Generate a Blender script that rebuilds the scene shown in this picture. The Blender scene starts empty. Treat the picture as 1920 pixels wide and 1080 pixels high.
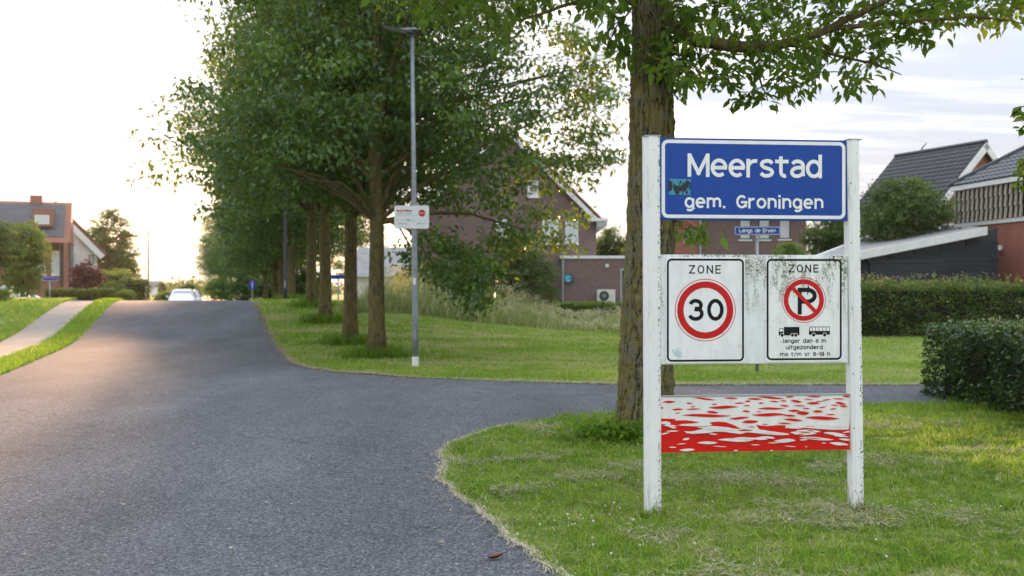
import bpy, bmesh, math, random
import numpy as np
from mathutils import Vector, Matrix, noise as mnoise

R = math.radians
rng = np.random.default_rng(7)
random.seed(7)
SC = bpy.context.scene
COL = SC.collection

# ---------------------------------------------------------------- camera
FPX = 1867.0                      # focal length in pixels of a 1920 px wide frame
EYE = 1.65
cam_d = bpy.data.cameras.new('camera')
cam = bpy.data.objects.new('camera', cam_d)
COL.objects.link(cam)
cam.location = (0, 0, EYE)
cam.rotation_euler = (R(90), 0, 0)
cam_d.sensor_width = 36.0
cam_d.lens = 36.0 * FPX / 1920.0
cam_d.clip_end = 4000
cam_d.dof.use_dof = True
cam_d.dof.focus_distance = 7.3
cam_d.dof.aperture_fstop = 2.4
SC.camera = cam

# ---------------------------------------------------------------- sky, sun, exposure
SUN_AZ = math.atan2(-0.2945, 1.0)          # from +Y towards +X
SUN_EL = R(4.8)
SUNV = Vector((math.sin(SUN_AZ) * math.cos(SUN_EL), math.cos(SUN_AZ) * math.cos(SUN_EL), math.sin(SUN_EL)))
SKY_STRENGTH = 0.15
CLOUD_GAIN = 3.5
SUN_STRENGTH = 2.0
EXPOSURE = 2.8
world = bpy.data.worlds.new('World')
SC.world = world
world.use_nodes = True


class NT:
    """a few shorthands for node trees"""
    def __init__(self, tree):
        self.t = tree; self.n = tree.nodes; self.l = tree.links
    def new(self, kind, **kw):
        n = self.n.new(kind)
        for k, v in kw.items():
            setattr(n, k, v)
        return n
    def link(self, a, b):
        self.l.new(a, b)
    def setv(self, sock, v):
        if isinstance(v, bpy.types.NodeSocket):
            self.l.new(v, sock)
        else:
            if isinstance(v, (tuple, list)) and len(v) == 3 and sock.type == 'RGBA':
                v = (*v, 1)
            sock.default_value = v
    def math(self, op, a, b=None, c=None, clamp=False):
        n = self.new('ShaderNodeMath', operation=op); n.use_clamp = clamp
        self.setv(n.inputs[0], a)
        if b is not None: self.setv(n.inputs[1], b)
        if c is not None: self.setv(n.inputs[2], c)
        return n.outputs[0]
    def vmath(self, op, a, b=None):
        n = self.new('ShaderNodeVectorMath', operation=op)
        self.setv(n.inputs[0], a)
        if b is not None: self.setv(n.inputs[1], b)
        return n.outputs['Value'] if op in ('DOT_PRODUCT', 'LENGTH') else n.outputs[0]
    def mix(self, f, a, b, blend='MIX'):
        n = self.new('ShaderNodeMix', data_type='RGBA', blend_type=blend)
        self.setv(n.inputs[0], f); self.setv(n.inputs[6], a); self.setv(n.inputs[7], b)
        return n.outputs[2]
    def noise(self, vec, scale, detail=3, rough=0.55, dist=0.0):
        n = self.new('ShaderNodeTexNoise')
        if vec is not None: self.link(vec, n.inputs['Vector'])
        n.inputs['Scale'].default_value = scale; n.inputs['Detail'].default_value = detail
        n.inputs['Roughness'].default_value = rough; n.inputs['Distortion'].default_value = dist
        return n.outputs['Fac']
    def mapping(self, vec, scale=(1, 1, 1), loc=(0, 0, 0), rot=(0, 0, 0)):
        n = self.new('ShaderNodeMapping')
        self.link(vec, n.inputs[0]); n.inputs['Scale'].default_value = scale
        n.inputs['Location'].default_value = loc; n.inputs['Rotation'].default_value = rot
        return n.outputs[0]
    def ramp(self, f, stops):
        n = self.new('ShaderNodeValToRGB')
        self.setv(n.inputs[0], f)
        e = n.color_ramp.elements
        while len(e) > 1: e.remove(e[-1])
        for i, (p, c) in enumerate(stops):
            if not isinstance(c, (tuple, list)): c = (c, c, c)
            x = e[0] if i == 0 else e.new(p)
            x.position = p; x.color = (*c[:3], 1)
        return n.outputs[0]
    def maprange(self, v, a, b, c=0.0, d=1.0, smooth=True):
        n = self.new('ShaderNodeMapRange')
        if smooth: n.interpolation_type = 'SMOOTHSTEP'
        self.setv(n.inputs[0], v)
        for i, x in enumerate((a, b, c, d)): n.inputs[1 + i].default_value = x
        return n.outputs[0]


def build_sky():
    w = NT(world.node_tree)
    w.n.clear()
    out = w.new('ShaderNodeOutputWorld'); bg = w.new('ShaderNodeBackground')
    sky = w.new('ShaderNodeTexSky', sky_type='NISHITA')
    sky.sun_disc = False
    sky.sun_elevation = SUN_EL
    sky.sun_rotation = SUN_AZ
    sky.altitude = 0; sky.air_density = 1.0; sky.dust_density = 1.4; sky.ozone_density = 1.0
    tc = w.new('ShaderNodeTexCoord')
    d = w.vmath('NORMALIZE', tc.outputs['Generated'])
    sep = w.new('ShaderNodeSeparateXYZ'); w.link(d, sep.inputs[0])
    z = w.math('MAXIMUM', sep.outputs[2], 0.0)
    zz = w.math('ADD', z, 0.10)
    px = w.math('DIVIDE', sep.outputs[0], zz); py = w.math('DIVIDE', sep.outputs[1], zz)
    cmb = w.new('ShaderNodeCombineXYZ'); w.link(px, cmb.inputs[0]); w.link(py, cmb.inputs[1])
    pv = w.mapping(cmb.outputs[0], scale=(0.32, 1.15, 1), rot=(0, 0, R(-14)))
    n1 = w.noise(pv, 1.5, 6, 0.58, 0.5)
    n2 = w.noise(w.mapping(cmb.outputs[0], scale=(0.5, 2.4, 1), loc=(3, 1, 0), rot=(0, 0, R(-8))), 2.2, 5, 0.6, 0.3)
    tex = w.math('ADD', w.math('MULTIPLY', n1, 0.65), w.math('MULTIPLY', n2, 0.35))
    dens = w.maprange(tex, 0.36, 0.545)
    # the sheet of thin cloud: bluish grey where thick, pale and warm where thin; brighter towards the sun
    sd = w.math('MAXIMUM', w.vmath('DOT_PRODUCT', d, tuple(SUNV)), 0.0)
    g1 = w.math('POWER', sd, 20.0); g2 = w.math('POWER', sd, 140.0)
    thick = w.mix(dens, (0.42, 0.415, 0.42), (0.200, 0.224, 0.260))
    low = w.maprange(z, 0.0, 0.16, 1.0, 0.0)
    thick = w.mix(w.math('MULTIPLY', low, 0.75), thick, (0.375, 0.345, 0.32))
    glow = w.mix(1.0, w.mix(g1, (0, 0, 0), (0.10, 0.088, 0.070)), w.mix(g2, (0, 0, 0), (0.14, 0.105, 0.065)), 'ADD')
    cloud = w.mix(1.0, thick, glow, 'ADD')
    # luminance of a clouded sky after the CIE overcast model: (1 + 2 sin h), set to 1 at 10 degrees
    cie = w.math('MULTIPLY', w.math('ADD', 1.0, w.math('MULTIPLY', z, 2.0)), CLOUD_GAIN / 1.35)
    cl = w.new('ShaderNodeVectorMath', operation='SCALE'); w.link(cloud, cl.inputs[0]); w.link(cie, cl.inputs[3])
    cover = w.math('ADD', 0.965, w.math('MULTIPLY', dens, 0.03))
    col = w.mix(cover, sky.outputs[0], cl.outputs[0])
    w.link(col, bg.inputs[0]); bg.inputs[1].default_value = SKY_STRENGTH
    w.link(bg.outputs[0], out.inputs[0])


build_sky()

sun_d = bpy.data.lights.new('sun', 'SUN')
sun_d.energy = SUN_STRENGTH
sun_d.angle = R(0.6)
sun_d.color = (1.0, 0.56, 0.29)
sun = bpy.data.objects.new('sun', sun_d)
COL.objects.link(sun)
sun.location = (-40, 120, 40)
sun.rotation_euler = SUNV.to_track_quat('Z', 'Y').to_euler()

SC.view_settings.view_transform = 'Standard'
SC.view_settings.look = 'None'
SC.view_settings.exposure = EXPOSURE
SC.view_settings.gamma = 1.0
SC.view_settings.use_curve_mapping = False
SC.render.engine = 'CYCLES'
SC.cycles.max_bounces = 8
SC.cycles.diffuse_bounces = 4
SC.cycles.transmission_bounces = 5
SC.cycles.use_denoising = True
SC.cycles.sample_clamp_indirect = 8

# ---------------------------------------------------------------- object helpers
def P(u, v, Y):
    """the point Y metres down the view axis whose bearing was measured at photo position u, v"""
    return Vector(((u - 960) / FPX * Y, Y, EYE - (v - 540) / FPX * Y))


def tag(o, label=None, cat=None, group=None, kind=None):
    if label: o['label'] = label
    if cat: o['category'] = cat
    if group: o['group'] = group
    if kind: o['kind'] = kind
    return o


def thing(name, label, cat, loc=(0, 0, 0), rz=0.0, group=None):
    o = bpy.data.objects.new(name, None)
    o.empty_display_size = 0.2
    COL.objects.link(o)
    o.location = loc; o.rotation_euler = (0, 0, rz)
    return tag(o, label, cat, group)


def link_mesh(name, me, mat, parent=None):
    if mat is not None and not me.materials:
        for m in (mat if isinstance(mat, (list, tuple)) else [mat]):
            me.materials.append(m)
    o = bpy.data.objects.new(name, me)
    COL.objects.link(o)
    if parent is not None: o.parent = parent
    return o


def np_mesh(name, V, F, tint=None, smooth=False):
    """V (n,3); F (m,3) or (m,4) int array; tint: one float per vertex"""
    me = bpy.data.meshes.new(name)
    V = np.ascontiguousarray(V, dtype=np.float32); F = np.ascontiguousarray(F, dtype=np.int32)
    k = F.shape[1]
    me.vertices.add(len(V)); me.vertices.foreach_set('co', V.ravel())
    me.loops.add(F.size); me.loops.foreach_set('vertex_index', F.ravel())
    me.polygons.add(len(F)); me.polygons.foreach_set('loop_start', np.arange(0, F.size, k, dtype=np.int32))
    if smooth: me.polygons.foreach_set('use_smooth', np.ones(len(F), dtype=bool))
    if tint is not None:
        a = me.attributes.new('tint', 'FLOAT', 'POINT')
        a.data.foreach_set('value', np.ascontiguousarray(tint, dtype=np.float32))
    me.update(calc_edges=True)
    return me


class MB:
    """collects faces; build() links them as one mesh object"""
    def __init__(self):
        self.v = []; self.f = []
    def add(self, vs, fs):
        b = len(self.v)
        self.v += [tuple(x) for x in vs]
        self.f += [tuple(b + i for i in f) for f in fs]
        return self
    def box(self, x0, x1, y0, y1, z0, z1):
        vs = [(x, y, z) for z in (z0, z1) for y in (y0, y1) for x in (x0, x1)]
        return self.add(vs, [(0, 2, 3, 1), (4, 5, 7, 6), (0, 1, 5, 4), (2, 6, 7, 3), (0, 4, 6, 2), (1, 3, 7, 5)])
    def prism(self, poly, a, b):
        """poly: points (3D) of one cap; a -> shift of that cap, b -> shift of the other"""
        a = Vector(a); b = Vector(b); n = len(poly)
        vs = [Vector(p) + a for p in poly] + [Vector(p) + b for p in poly]
        fs = [tuple(range(n)), tuple(range(2 * n - 1, n - 1, -1))]
        fs += [(i, n + i, n + (i + 1) % n, (i + 1) % n) for i in range(n)]
        return self.add(vs, fs)
    def xz_prism(self, pts, y0, y1):
        return self.prism([(x, 0, z) for x, z in pts], (0, y0, 0), (0, y1, 0))
    def xy_prism(self, pts, z0, z1):
        return self.prism([(x, y, 0) for x, y in pts], (0, 0, z0), (0, 0, z1))
    def yz_prism(self, pts, x0, x1):
        return self.prism([(0, y, z) for y, z in pts], (x0, 0, 0), (x1, 0, 0))
    def tube(self, pts, rad, n=8, cap=True):
        pts = [Vector(p) for p in pts]
        if not isinstance(rad, (list, tuple)): rad = [rad] * len(pts)
        b = len(self.v); up = None
        for i, p in enumerate(pts):
            t = (pts[min(i + 1, len(pts) - 1)] - pts[max(i - 1, 0)]).normalized()
            if up is None:
                up = t.orthogonal().normalized()
            up = (up - t * up.dot(t))
            up = up.normalized() if up.length > 1e-6 else t.orthogonal().normalized()
            s = t.cross(up)
            for k in range(n):
                a = 2 * math.pi * k / n
                self.v.append(tuple(p + (up * math.cos(a) + s * math.sin(a)) * rad[i]))
        for i in range(len(pts) - 1):
            for k in range(n):
                k2 = (k + 1) % n
                self.f.append((b + i * n + k, b + i * n + k2, b + (i + 1) * n + k2, b + (i + 1) * n + k))
        if cap:
            self.f.append(tuple(b + k for k in reversed(range(n))))
            e = b + (len(pts) - 1) * n
            self.f.append(tuple(e + k for k in range(n)))
        return self
    def disc(self, c, r, axis='y', n=24, h=0.02):
        c = Vector(c)
        ax = {'x': Vector((1, 0, 0)), 'y': Vector((0, 1, 0)), 'z': Vector((0, 0, 1))}[axis]
        return self.tube([c - ax * h / 2, c + ax * h / 2], r, n)
    def mesh(self, name, smooth=False, bevel=0.0):
        me = bpy.data.meshes.new(name)
        me.from_pydata(self.v, [], self.f)
        bm = bmesh.new(); bm.from_mesh(me)
        bmesh.ops.recalc_face_normals(bm, faces=bm.faces)
        if bevel > 0:
            ed = [e for e in bm.edges if len(e.link_faces) == 2 and e.calc_face_angle(0) > R(30)]
            bmesh.ops.bevel(bm, geom=ed, offset=bevel, segments=2, affect='EDGES', profile=0.5)
        bm.to_mesh(me); bm.free()
        if smooth:
            me.polygons.foreach_set('use_smooth', np.ones(len(me.polygons), dtype=bool))
        return me
    def build(self, name, mat, parent=None, smooth=False, bevel=0.0):
        return link_mesh(name, self.mesh(name, smooth, bevel), mat, parent)


def copy_tree(o, parent=None):
    c = o.copy(); COL.objects.link(c)
    if parent is not None: c.parent = parent
    for ch in list(o.children): copy_tree(ch, c)
    return c

# ---------------------------------------------------------------- materials
def new_mat(name):
    m = bpy.data.materials.new(name); m.use_nodes = True
    t = NT(m.node_tree); t.n.clear()
    out = t.new('ShaderNodeOutputMaterial'); b = t.new('ShaderNodeBsdfPrincipled')
    t.link(b.outputs[0], out.inputs[0])
    return m, t, b, out


def surf(name, c1, c2=None, scale=6.0, rough=0.6, bump=0.0, bscale=40.0, metal=0.0, spec=0.4, stretch=(1, 1, 1), dirt=None, dirt_scale=3.0, dirt_lo=0.56, dirt_hi=0.7):
    m, t, b, out = new_mat(name)
    tc = t.new('ShaderNodeTexCoord'); v = t.mapping(tc.outputs['Object'], scale=stretch)
    if c2 is None: c2 = tuple(x * 0.8 for x in c1)
    col = t.mix(t.maprange(t.noise(v, scale, 5, 0.6), 0.3, 0.7), c1, c2)
    if dirt:
        col = t.mix(t.maprange(t.noise(v, dirt_scale, 6, 0.7), dirt_lo, dirt_hi), col, dirt)
    t.link(col, b.inputs['Base Color'])
    b.inputs['Roughness'].default_value = rough
    b.inputs['Metallic'].default_value = metal
    b.inputs['Specular IOR Level'].default_value = spec
    if bump > 0:
        bp = t.new('ShaderNodeBump'); bp.inputs['Strength'].default_value = bump; bp.inputs['Distance'].default_value = 0.01
        t.link(t.noise(v, bscale, 4, 0.6), bp.inputs['Height']); t.link(bp.outputs[0], b.inputs['Normal'])
    return m


def leaf_mat(name, stops, trans=(0.10, 0.20, 0.02), tmix=0.42, rough=0.42, spec=0.35):
    """stops: colours along the per-leaf tint attribute"""
    m, t, b, out = new_mat(name)
    at = t.new('ShaderNodeAttribute'); at.attribute_name = 'tint'
    col = t.ramp(at.outputs['Fac'], stops)
    t.link(col, b.inputs['Base Color'])
    b.inputs['Roughness'].default_value = rough
    b.inputs['Specular IOR Level'].default_value = spec
    tr = t.new('ShaderNodeBsdfTranslucent')
    t.link(t.mix(0.65, col, trans), tr.inputs[0])
    mx = t.new('ShaderNodeMixShader'); mx.inputs[0].default_value = tmix
    t.link(b.outputs[0], mx.inputs[1]); t.link(tr.outputs[0], mx.inputs[2]); t.link(mx.outputs[0], out.inputs[0])
    return m


def brick_mat(name, c1, c2, mortar, bump=0.6):
    m, t, b, out = new_mat(name)
    tc = t.new('ShaderNodeTexCoord'); sp = t.new('ShaderNodeSeparateXYZ'); t.link(tc.outputs['Object'], sp.inputs[0])
    cb = t.new('ShaderNodeCombineXYZ')
    t.link(t.math('ADD', sp.outputs[0], sp.outputs[1]), cb.inputs[0]); t.link(sp.outputs[2], cb.inputs[1])
    br = t.new('ShaderNodeTexBrick')
    t.link(cb.outputs[0], br.inputs['Vector'])
    br.inputs['Scale'].default_value = 1.0; br.inputs['Brick Width'].default_value = 0.22
    br.inputs['Row Height'].default_value = 0.066; br.inputs['Mortar Size'].default_value = 0.007
    br.inputs['Mortar Smooth'].default_value = 0.3; br.inputs['Bias'].default_value = -0.1
    br.inputs['Color1'].default_value = (*c1, 1); br.inputs['Color2'].default_value = (*c2, 1); br.inputs['Mortar'].default_value = (*mortar, 1)
    stain = t.maprange(t.noise(tc.outputs['Object'], 1.1, 5, 0.65), 0.35, 0.75)
    col = t.mix(t.math('MULTIPLY', stain, 0.35), br.outputs['Color'], tuple(min(1, x * 1.4 + 0.03) for x in c2))
    t.link(col, b.inputs['Base Color']); b.inputs['Roughness'].default_value = 0.9; b.inputs['Specular IOR Level'].default_value = 0.2
    bp = t.new('ShaderNodeBump'); bp.inputs['Strength'].default_value = bump; bp.inputs['Distance'].default_value = 0.012
    t.link(t.math('SUBTRACT', 1.0, br.outputs['Fac']), bp.inputs['Height']); t.link(bp.outputs[0], b.inputs['Normal'])
    return m


def asphalt_mat():
    m, t, b, out = new_mat('asphalt')
    tc = t.new('ShaderNodeTexCoord'); v = tc.outputs['Object']
    vo = t.new('ShaderNodeTexVoronoi'); t.link(v, vo.inputs['Vector']); vo.inputs['Scale'].default_value = 70
    grain = t.noise(v, 160, 2, 0.6)
    base = t.ramp(vo.outputs['Color'], [(0.0, (0.050, 0.053, 0.060)), (0.40, (0.102, 0.107, 0.121)), (0.8, (0.175, 0.182, 0.201)), (1.0, (0.33, 0.33, 0.34))])
    big = t.noise(t.mapping(v, scale=(1, 0.35, 1), rot=(0, 0, R(17))), 0.7, 5, 0.65)
    col = t.mix(1.0, base, t.ramp(big, [(0.3, 0.74), (0.7, 1.18)]), 'MULTIPLY')
    # worn paler spots
    spot = t.maprange(t.noise(v, 5.5, 3, 0.5), 0.72, 0.78)
    col = t.mix(t.math('MULTIPLY', spot, 0.35), col, (0.16, 0.155, 0.15))
    # old repair seams: thin wandering dark tar lines
    wv = t.noise(t.mapping(v, scale=(0.16, 0.5, 1), rot=(0, 0, R(17))), 1.0, 4, 0.6)
    crack = t.maprange(t.math('ABSOLUTE', t.math('SUBTRACT', wv, 0.5)), 0.0, 0.0030, 1.0, 0.0)
    col = t.mix(t.math('MULTIPLY', crack, 0.45), col, (0.022, 0.023, 0.025))
    t.link(col, b.inputs['Base Color'])
    b.inputs['Roughness'].default_value = 0.92; b.inputs['Specular IOR Level'].default_value = 0.05
    bp = t.new('ShaderNodeBump'); bp.inputs['Strength'].default_value = 0.14; bp.inputs['Distance'].default_value = 0.006
    h = t.math('ADD', t.math('MULTIPLY', vo.outputs['Distance'], 1.0), t.math('MULTIPLY', grain, 0.6))
    t.link(h, bp.inputs['Height']); t.link(bp.outputs[0], b.inputs['Normal'])
    return m


def ground_mat():
    """soil and thatch under the grass blades; further off it is the turf itself"""
    m, t, b, out = new_mat('turf')
    tc = t.new('ShaderNodeTexCoord'); v = tc.outputs['Object']
    n1 = t.noise(v, 0.55, 5, 0.6); n2 = t.noise(t.mapping(v, scale=(0.35, 1.3, 1)), 0.8, 5, 0.65, 0.4); n3 = t.noise(v, 22, 4, 0.7)
    col = t.mix(t.maprange(n1, 0.35, 0.65), (0.115, 0.20, 0.030), (0.19, 0.28, 0.048))
    col = t.mix(t.maprange(n2, 0.47, 0.62), col, (0.44, 0.39, 0.22))
    col = t.mix(t.math('MULTIPLY', t.maprange(n3, 0.35, 0.7), 0.6), col, (0.045, 0.055, 0.016))
    t.link(col, b.inputs['Base Color']); b.inputs['Roughness'].default_value = 0.95; b.inputs['Specular IOR Level'].default_value = 0.1
    bp = t.new('ShaderNodeBump'); bp.inputs['Strength'].default_value = 0.8; bp.inputs['Distance'].default_value = 0.04
    t.link(n3, bp.inputs['Height']); t.link(bp.outputs[0], b.inputs['Normal'])
    return m


def bark_mat(name='bark', moss=0.55, relief=False):
    m, t, b, out = new_mat(name)
    tc = t.new('ShaderNodeTexCoord'); v = tc.outputs['Object']
    n1 = t.noise(t.mapping(v, scale=(1, 1, 0.22)), 22, 6, 0.7, 0.6); n2 = t.noise(v, 5.0, 5, 0.7); n3 = t.noise(v, 45, 4, 0.7); n4 = t.noise(v, 14, 5, 0.75, 0.3)
    col = t.ramp(n1, [(0.30, (0.022, 0.018, 0.011)), (0.47, (0.105, 0.084, 0.052)), (0.70, (0.24, 0.20, 0.14))])
    if relief:
        at = t.new('ShaderNodeAttribute'); at.attribute_name = 'tint'
        col = t.mix(t.maprange(t.math('ADD', at.outputs['Fac'], t.math('MULTIPLY', t.math('SUBTRACT', n3, 0.5), 0.9)), 0.12, 0.52), (0.030, 0.026, 0.018), t.mix(n1, (0.13, 0.118, 0.085), (0.27, 0.25, 0.19)))
    mf = t.math('MULTIPLY', t.maprange(n2, 0.37, 0.57), t.maprange(n3, 0.34, 0.60))
    col = t.mix(t.math('MULTIPLY', mf, moss), col, (0.23, 0.185, 0.028))
    col = t.mix(t.math('MULTIPLY', t.maprange(n4, 0.64, 0.72), 0.55), col, (0.24, 0.26, 0.21))
    t.link(col, b.inputs['Base Color']); b.inputs['Roughness'].default_value = 0.95; b.inputs['Specular IOR Level'].default_value = 0.15
    bp = t.new('ShaderNodeBump'); bp.inputs['Strength'].default_value = 1.0; bp.inputs['Distance'].default_value = 0.035
    t.link(t.math('ADD', n1, t.math('MULTIPLY', n3, 0.4)), bp.inputs['Height']); t.link(bp.outputs[0], b.inputs['Normal'])
    return m


def paint_sign(name, base, algae=0.0, chips=0.0, streak_lo=0.55, rough=0.38, top=True):
    """painted sheet: faint grime, optional green algae runs and chipped specks"""
    m, t, b, out = new_mat(name)
    tc = t.new('ShaderNodeTexCoord'); v = tc.outputs['Object']
    col = t.mix(t.maprange(t.noise(t.mapping(v, scale=(1, 1, 0.35)), 9, 6, 0.7), 0.35, 0.8), base, tuple(x * 0.82 for x in base))
    if algae > 0:
        a1 = t.noise(t.mapping(v, scale=(1, 1, 0.22)), 13, 6, 0.75, 0.25); a2 = t.noise(v, 70, 3, 0.7); a3 = t.noise(v, 3.1, 3, 0.5)
        f = t.math('MULTIPLY', t.maprange(a1, streak_lo, streak_lo + 0.13), t.maprange(a2, 0.38, 0.58))
        sz = t.new('ShaderNodeSeparateXYZ'); t.link(v, sz.inputs[0])
        f = t.math('MULTIPLY', f, t.maprange(a3, 0.36, 0.52))
        if top: f = t.math('MULTIPLY', f, t.maprange(sz.outputs[2], 1.25, 1.80, 0.05, 1.0))
        col = t.mix(t.math('MULTIPLY', f, algae), col, (0.095, 0.115, 0.026))
    if chips > 0:
        c = t.noise(v, 42, 2, 0.5); c2 = t.noise(v, 6, 3, 0.6)
        f = t.math('MULTIPLY', t.maprange(c, 0.665, 0.70), t.maprange(c2, 0.45, 0.60))
        col = t.mix(t.math('MULTIPLY', f, chips), col, (0.03, 0.028, 0.024))
    t.link(col, b.inputs['Base Color']); b.inputs['Roughness'].default_value = rough; b.inputs['Specular IOR Level'].default_value = 0.35
    bp = t.new('ShaderNodeBump'); bp.inputs['Strength'].default_value = 0.12; bp.inputs['Distance'].default_value = 0.004
    t.link(t.noise(v, 30, 4, 0.6), bp.inputs['Height']); t.link(bp.outputs[0], b.inputs['Normal'])
    return m


def glass_mat(name, c=(0.30, 0.36, 0.40), rough=0.06):
    m, t, b, out = new_mat(name)
    tc = t.new('ShaderNodeTexCoord')
    col = t.mix(t.noise(tc.outputs['Object'], 1.3, 3, 0.5), c, tuple(x * 0.75 for x in c))
    t.link(col, b.inputs['Base Color']); b.inputs['Roughness'].default_value = rough; b.inputs['Specular IOR Level'].default_value = 0.9
    return m


def post_mat():
    m, t, b, out = new_mat('post_paint')
    tc = t.new('ShaderNodeTexCoord'); v = tc.outputs['Object']
    sp = t.new('ShaderNodeSeparateXYZ'); t.link(v, sp.inputs[0])
    col = t.mix(t.maprange(t.noise(t.mapping(v, scale=(1, 1, 0.3)), 8, 6, 0.7), 0.35, 0.8), (0.84, 0.84, 0.83), (0.74, 0.75, 0.74))
    # paint chipped off down to dark metal, most along the inner edge of the profile
    ax = t.math('ABSOLUTE', sp.outputs[0])
    edge = t.maprange(sp.outputs[0], 0.034, 0.044, 0.0, 0.15)
    c = t.math('ADD', t.noise(t.mapping(v, scale=(1, 1, 0.7)), 75, 2, 0.5), edge)
    f = t.math('MULTIPLY', t.maprange(c, 0.72, 0.76), t.maprange(t.noise(v, 2.2, 2, 0.5), 0.40, 0.5))
    # yellow green algae down the outer side
    a = t.math('MULTIPLY', t.maprange(t.noise(t.mapping(v, scale=(1, 1, 0.16)), 16, 5, 0.7), 0.5, 0.66), t.maprange(t.noise(v, 80, 3, 0.7), 0.35, 0.6))
    a = t.math('MULTIPLY', a, t.maprange(t.noise(v, 1.4, 2, 0.5), 0.42, 0.6))
    col = t.mix(t.math('MULTIPLY', a, 0.6), col, (0.20, 0.20, 0.08))
    col = t.mix(f, col, (0.035, 0.033, 0.03))
    foot = t.math('MULTIPLY', t.maprange(sp.outputs[2], 0.03, 0.30, 1.0, 0.0), t.maprange(t.noise(t.mapping(v, scale=(1, 1, 0.25)), 30, 5, 0.7), 0.40, 0.62))
    col = t.mix(t.math('MULTIPLY', foot, 0.75), col, (0.17, 0.16, 0.09))
    t.link(col, b.inputs['Base Color']); b.inputs['Roughness'].default_value = 0.45; b.inputs['Specular IOR Level'].default_value = 0.35
    return m


M = {}
M['asphalt'] = asphalt_mat()
M['turf'] = ground_mat()
M['bark'] = bark_mat('bark', 0.75); M['bark_near'] = bark_mat('bark_near', 0.85, True)
M['bark_far'] = bark_mat('bark_far', 0.6)
M['path'] = surf('path_slabs', (0.25, 0.24, 0.225), (0.19, 0.184, 0.174), 2.5, 0.9, 0.5, 30)
M['grass'] = leaf_mat('grass', [(0.0, (0.035, 0.090, 0.010)), (0.35, (0.130, 0.230, 0.022)), (0.7, (0.260, 0.395, 0.040)), (0.80, (0.38, 0.47, 0.08)), (0.86, (0.42, 0.38, 0.17)), (1.0, (0.66, 0.59, 0.40))], (0.32, 0.52, 0.04), 0.45, 0.5, 0.25)
M['straw'] = leaf_mat('straw', [(0.0, (0.30, 0.24, 0.15)), (0.5, (0.50, 0.43, 0.30)), (1.0, (0.78, 0.72, 0.58))], (0.5, 0.42, 0.28), 0.25, 0.6, 0.2)
M['reed'] = leaf_mat('reed', [(0.0, (0.13, 0.20, 0.055)), (0.5, (0.26, 0.34, 0.11)), (0.75, (0.42, 0.43, 0.22)), (1.0, (0.60, 0.52, 0.38))], (0.4, 0.46, 0.14), 0.4, 0.6, 0.2)
M['elm'] = leaf_mat('elm_leaf', [(0.0, (0.028, 0.072, 0.021)), (0.5, (0.068, 0.150, 0.036)), (0.85, (0.125, 0.235, 0.050)), (1.0, (0.21, 0.33, 0.060))], (0.26, 0.33, 0.03), 0.34, 0.34, 0.6)
M['near_leaf'] = leaf_mat('near_leaf', [(0.0, (0.034, 0.078, 0.014)), (0.6, (0.080, 0.160, 0.024)), (1.0, (0.17, 0.28, 0.035))], (0.32, 0.44, 0.03), 0.5, 0.38, 0.45)
M['hedge_leaf'] = leaf_mat('hedge_leaf', [(0.0, (0.018, 0.045, 0.017)), (0.6, (0.052, 0.110, 0.030)), (0.9, (0.13, 0.21, 0.04)), (1.0, (0.28, 0.19, 0.10))], (0.12, 0.2, 0.03), 0.25, 0.30, 0.6)
M['beech_hedge'] = leaf_mat('beech_hedge', [(0.0, (0.045, 0.095, 0.020)), (0.6, (0.105, 0.180, 0.034)), (0.85, (0.22, 0.29, 0.06)), (1.0, (0.48, 0.33, 0.19))], (0.25, 0.32, 0.05), 0.38, 0.5, 0.3)
M['light_leaf'] = leaf_mat('light_leaf', [(0.0, (0.070, 0.130, 0.025)), (0.6, (0.135, 0.225, 0.040)), (1.0, (0.25, 0.33, 0.07))], (0.3, 0.4, 0.05), 0.42, 0.45, 0.35)
M['dark_leaf'] = leaf_mat('dark_leaf', [(0.0, (0.034, 0.070, 0.022)), (0.7, (0.085, 0.145, 0.038)), (1.0, (0.17, 0.23, 0.06))], (0.2, 0.28, 0.04), 0.38, 0.45, 0.35)
M['copper_leaf'] = leaf_mat('copper_leaf', [(0.0, (0.045, 0.014, 0.020)), (0.7, (0.10, 0.030, 0.038)), (1.0, (0.16, 0.05, 0.05))], (0.2, 0.04, 0.04), 0.35, 0.4, 0.4)
M['post'] = post_mat()
M['white_sheet'] = paint_sign('white_sheet', (0.78, 0.81, 0.82), 1.0, 0.25, 0.45)
M['white_plate'] = paint_sign('white_plate', (0.85, 0.86, 0.86), 0.6, 0.3, 0.58)
M['white_plate_algae'] = paint_sign('white_plate_algae', (0.85, 0.86, 0.85), 1.0, 0.3, 0.45)
M['sign_blue'] = paint_sign('sign_blue', (0.004, 0.058, 0.33), 0.0, 0.0, rough=0.35)
M['sign_red'] = paint_sign('sign_red', (0.58, 0.006, 0.008), 0.0, 0.2, rough=0.4)
M['wave_red'] = paint_sign('wave_red', (0.68, 0.008, 0.005), 0.0, 0.5, rough=0.4)
M['wave_white'] = paint_sign('wave_white', (0.82, 0.81, 0.78), 0.45, 0.2, 0.60, top=False)
M['print_white'] = surf('print_white', (0.84, 0.85, 0.85), (0.76, 0.78, 0.78), 10, 0.4)
M['print_black'] = surf('print_black', (0.007, 0.007, 0.008), (0.012, 0.012, 0.013), 20, 0.6, spec=0.2)
M['galv'] = surf('galvanised', (0.30, 0.33, 0.36), (0.22, 0.25, 0.28), 6, 0.42, metal=0.55)
M['dark_steel'] = surf('dark_steel', (0.06, 0.062, 0.066), (0.045, 0.046, 0.05), 8, 0.45)
M['brick_purple'] = brick_mat('brick_purple', (0.205, 0.130, 0.118), (0.140, 0.092, 0.088), (0.27, 0.245, 0.235))
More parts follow.
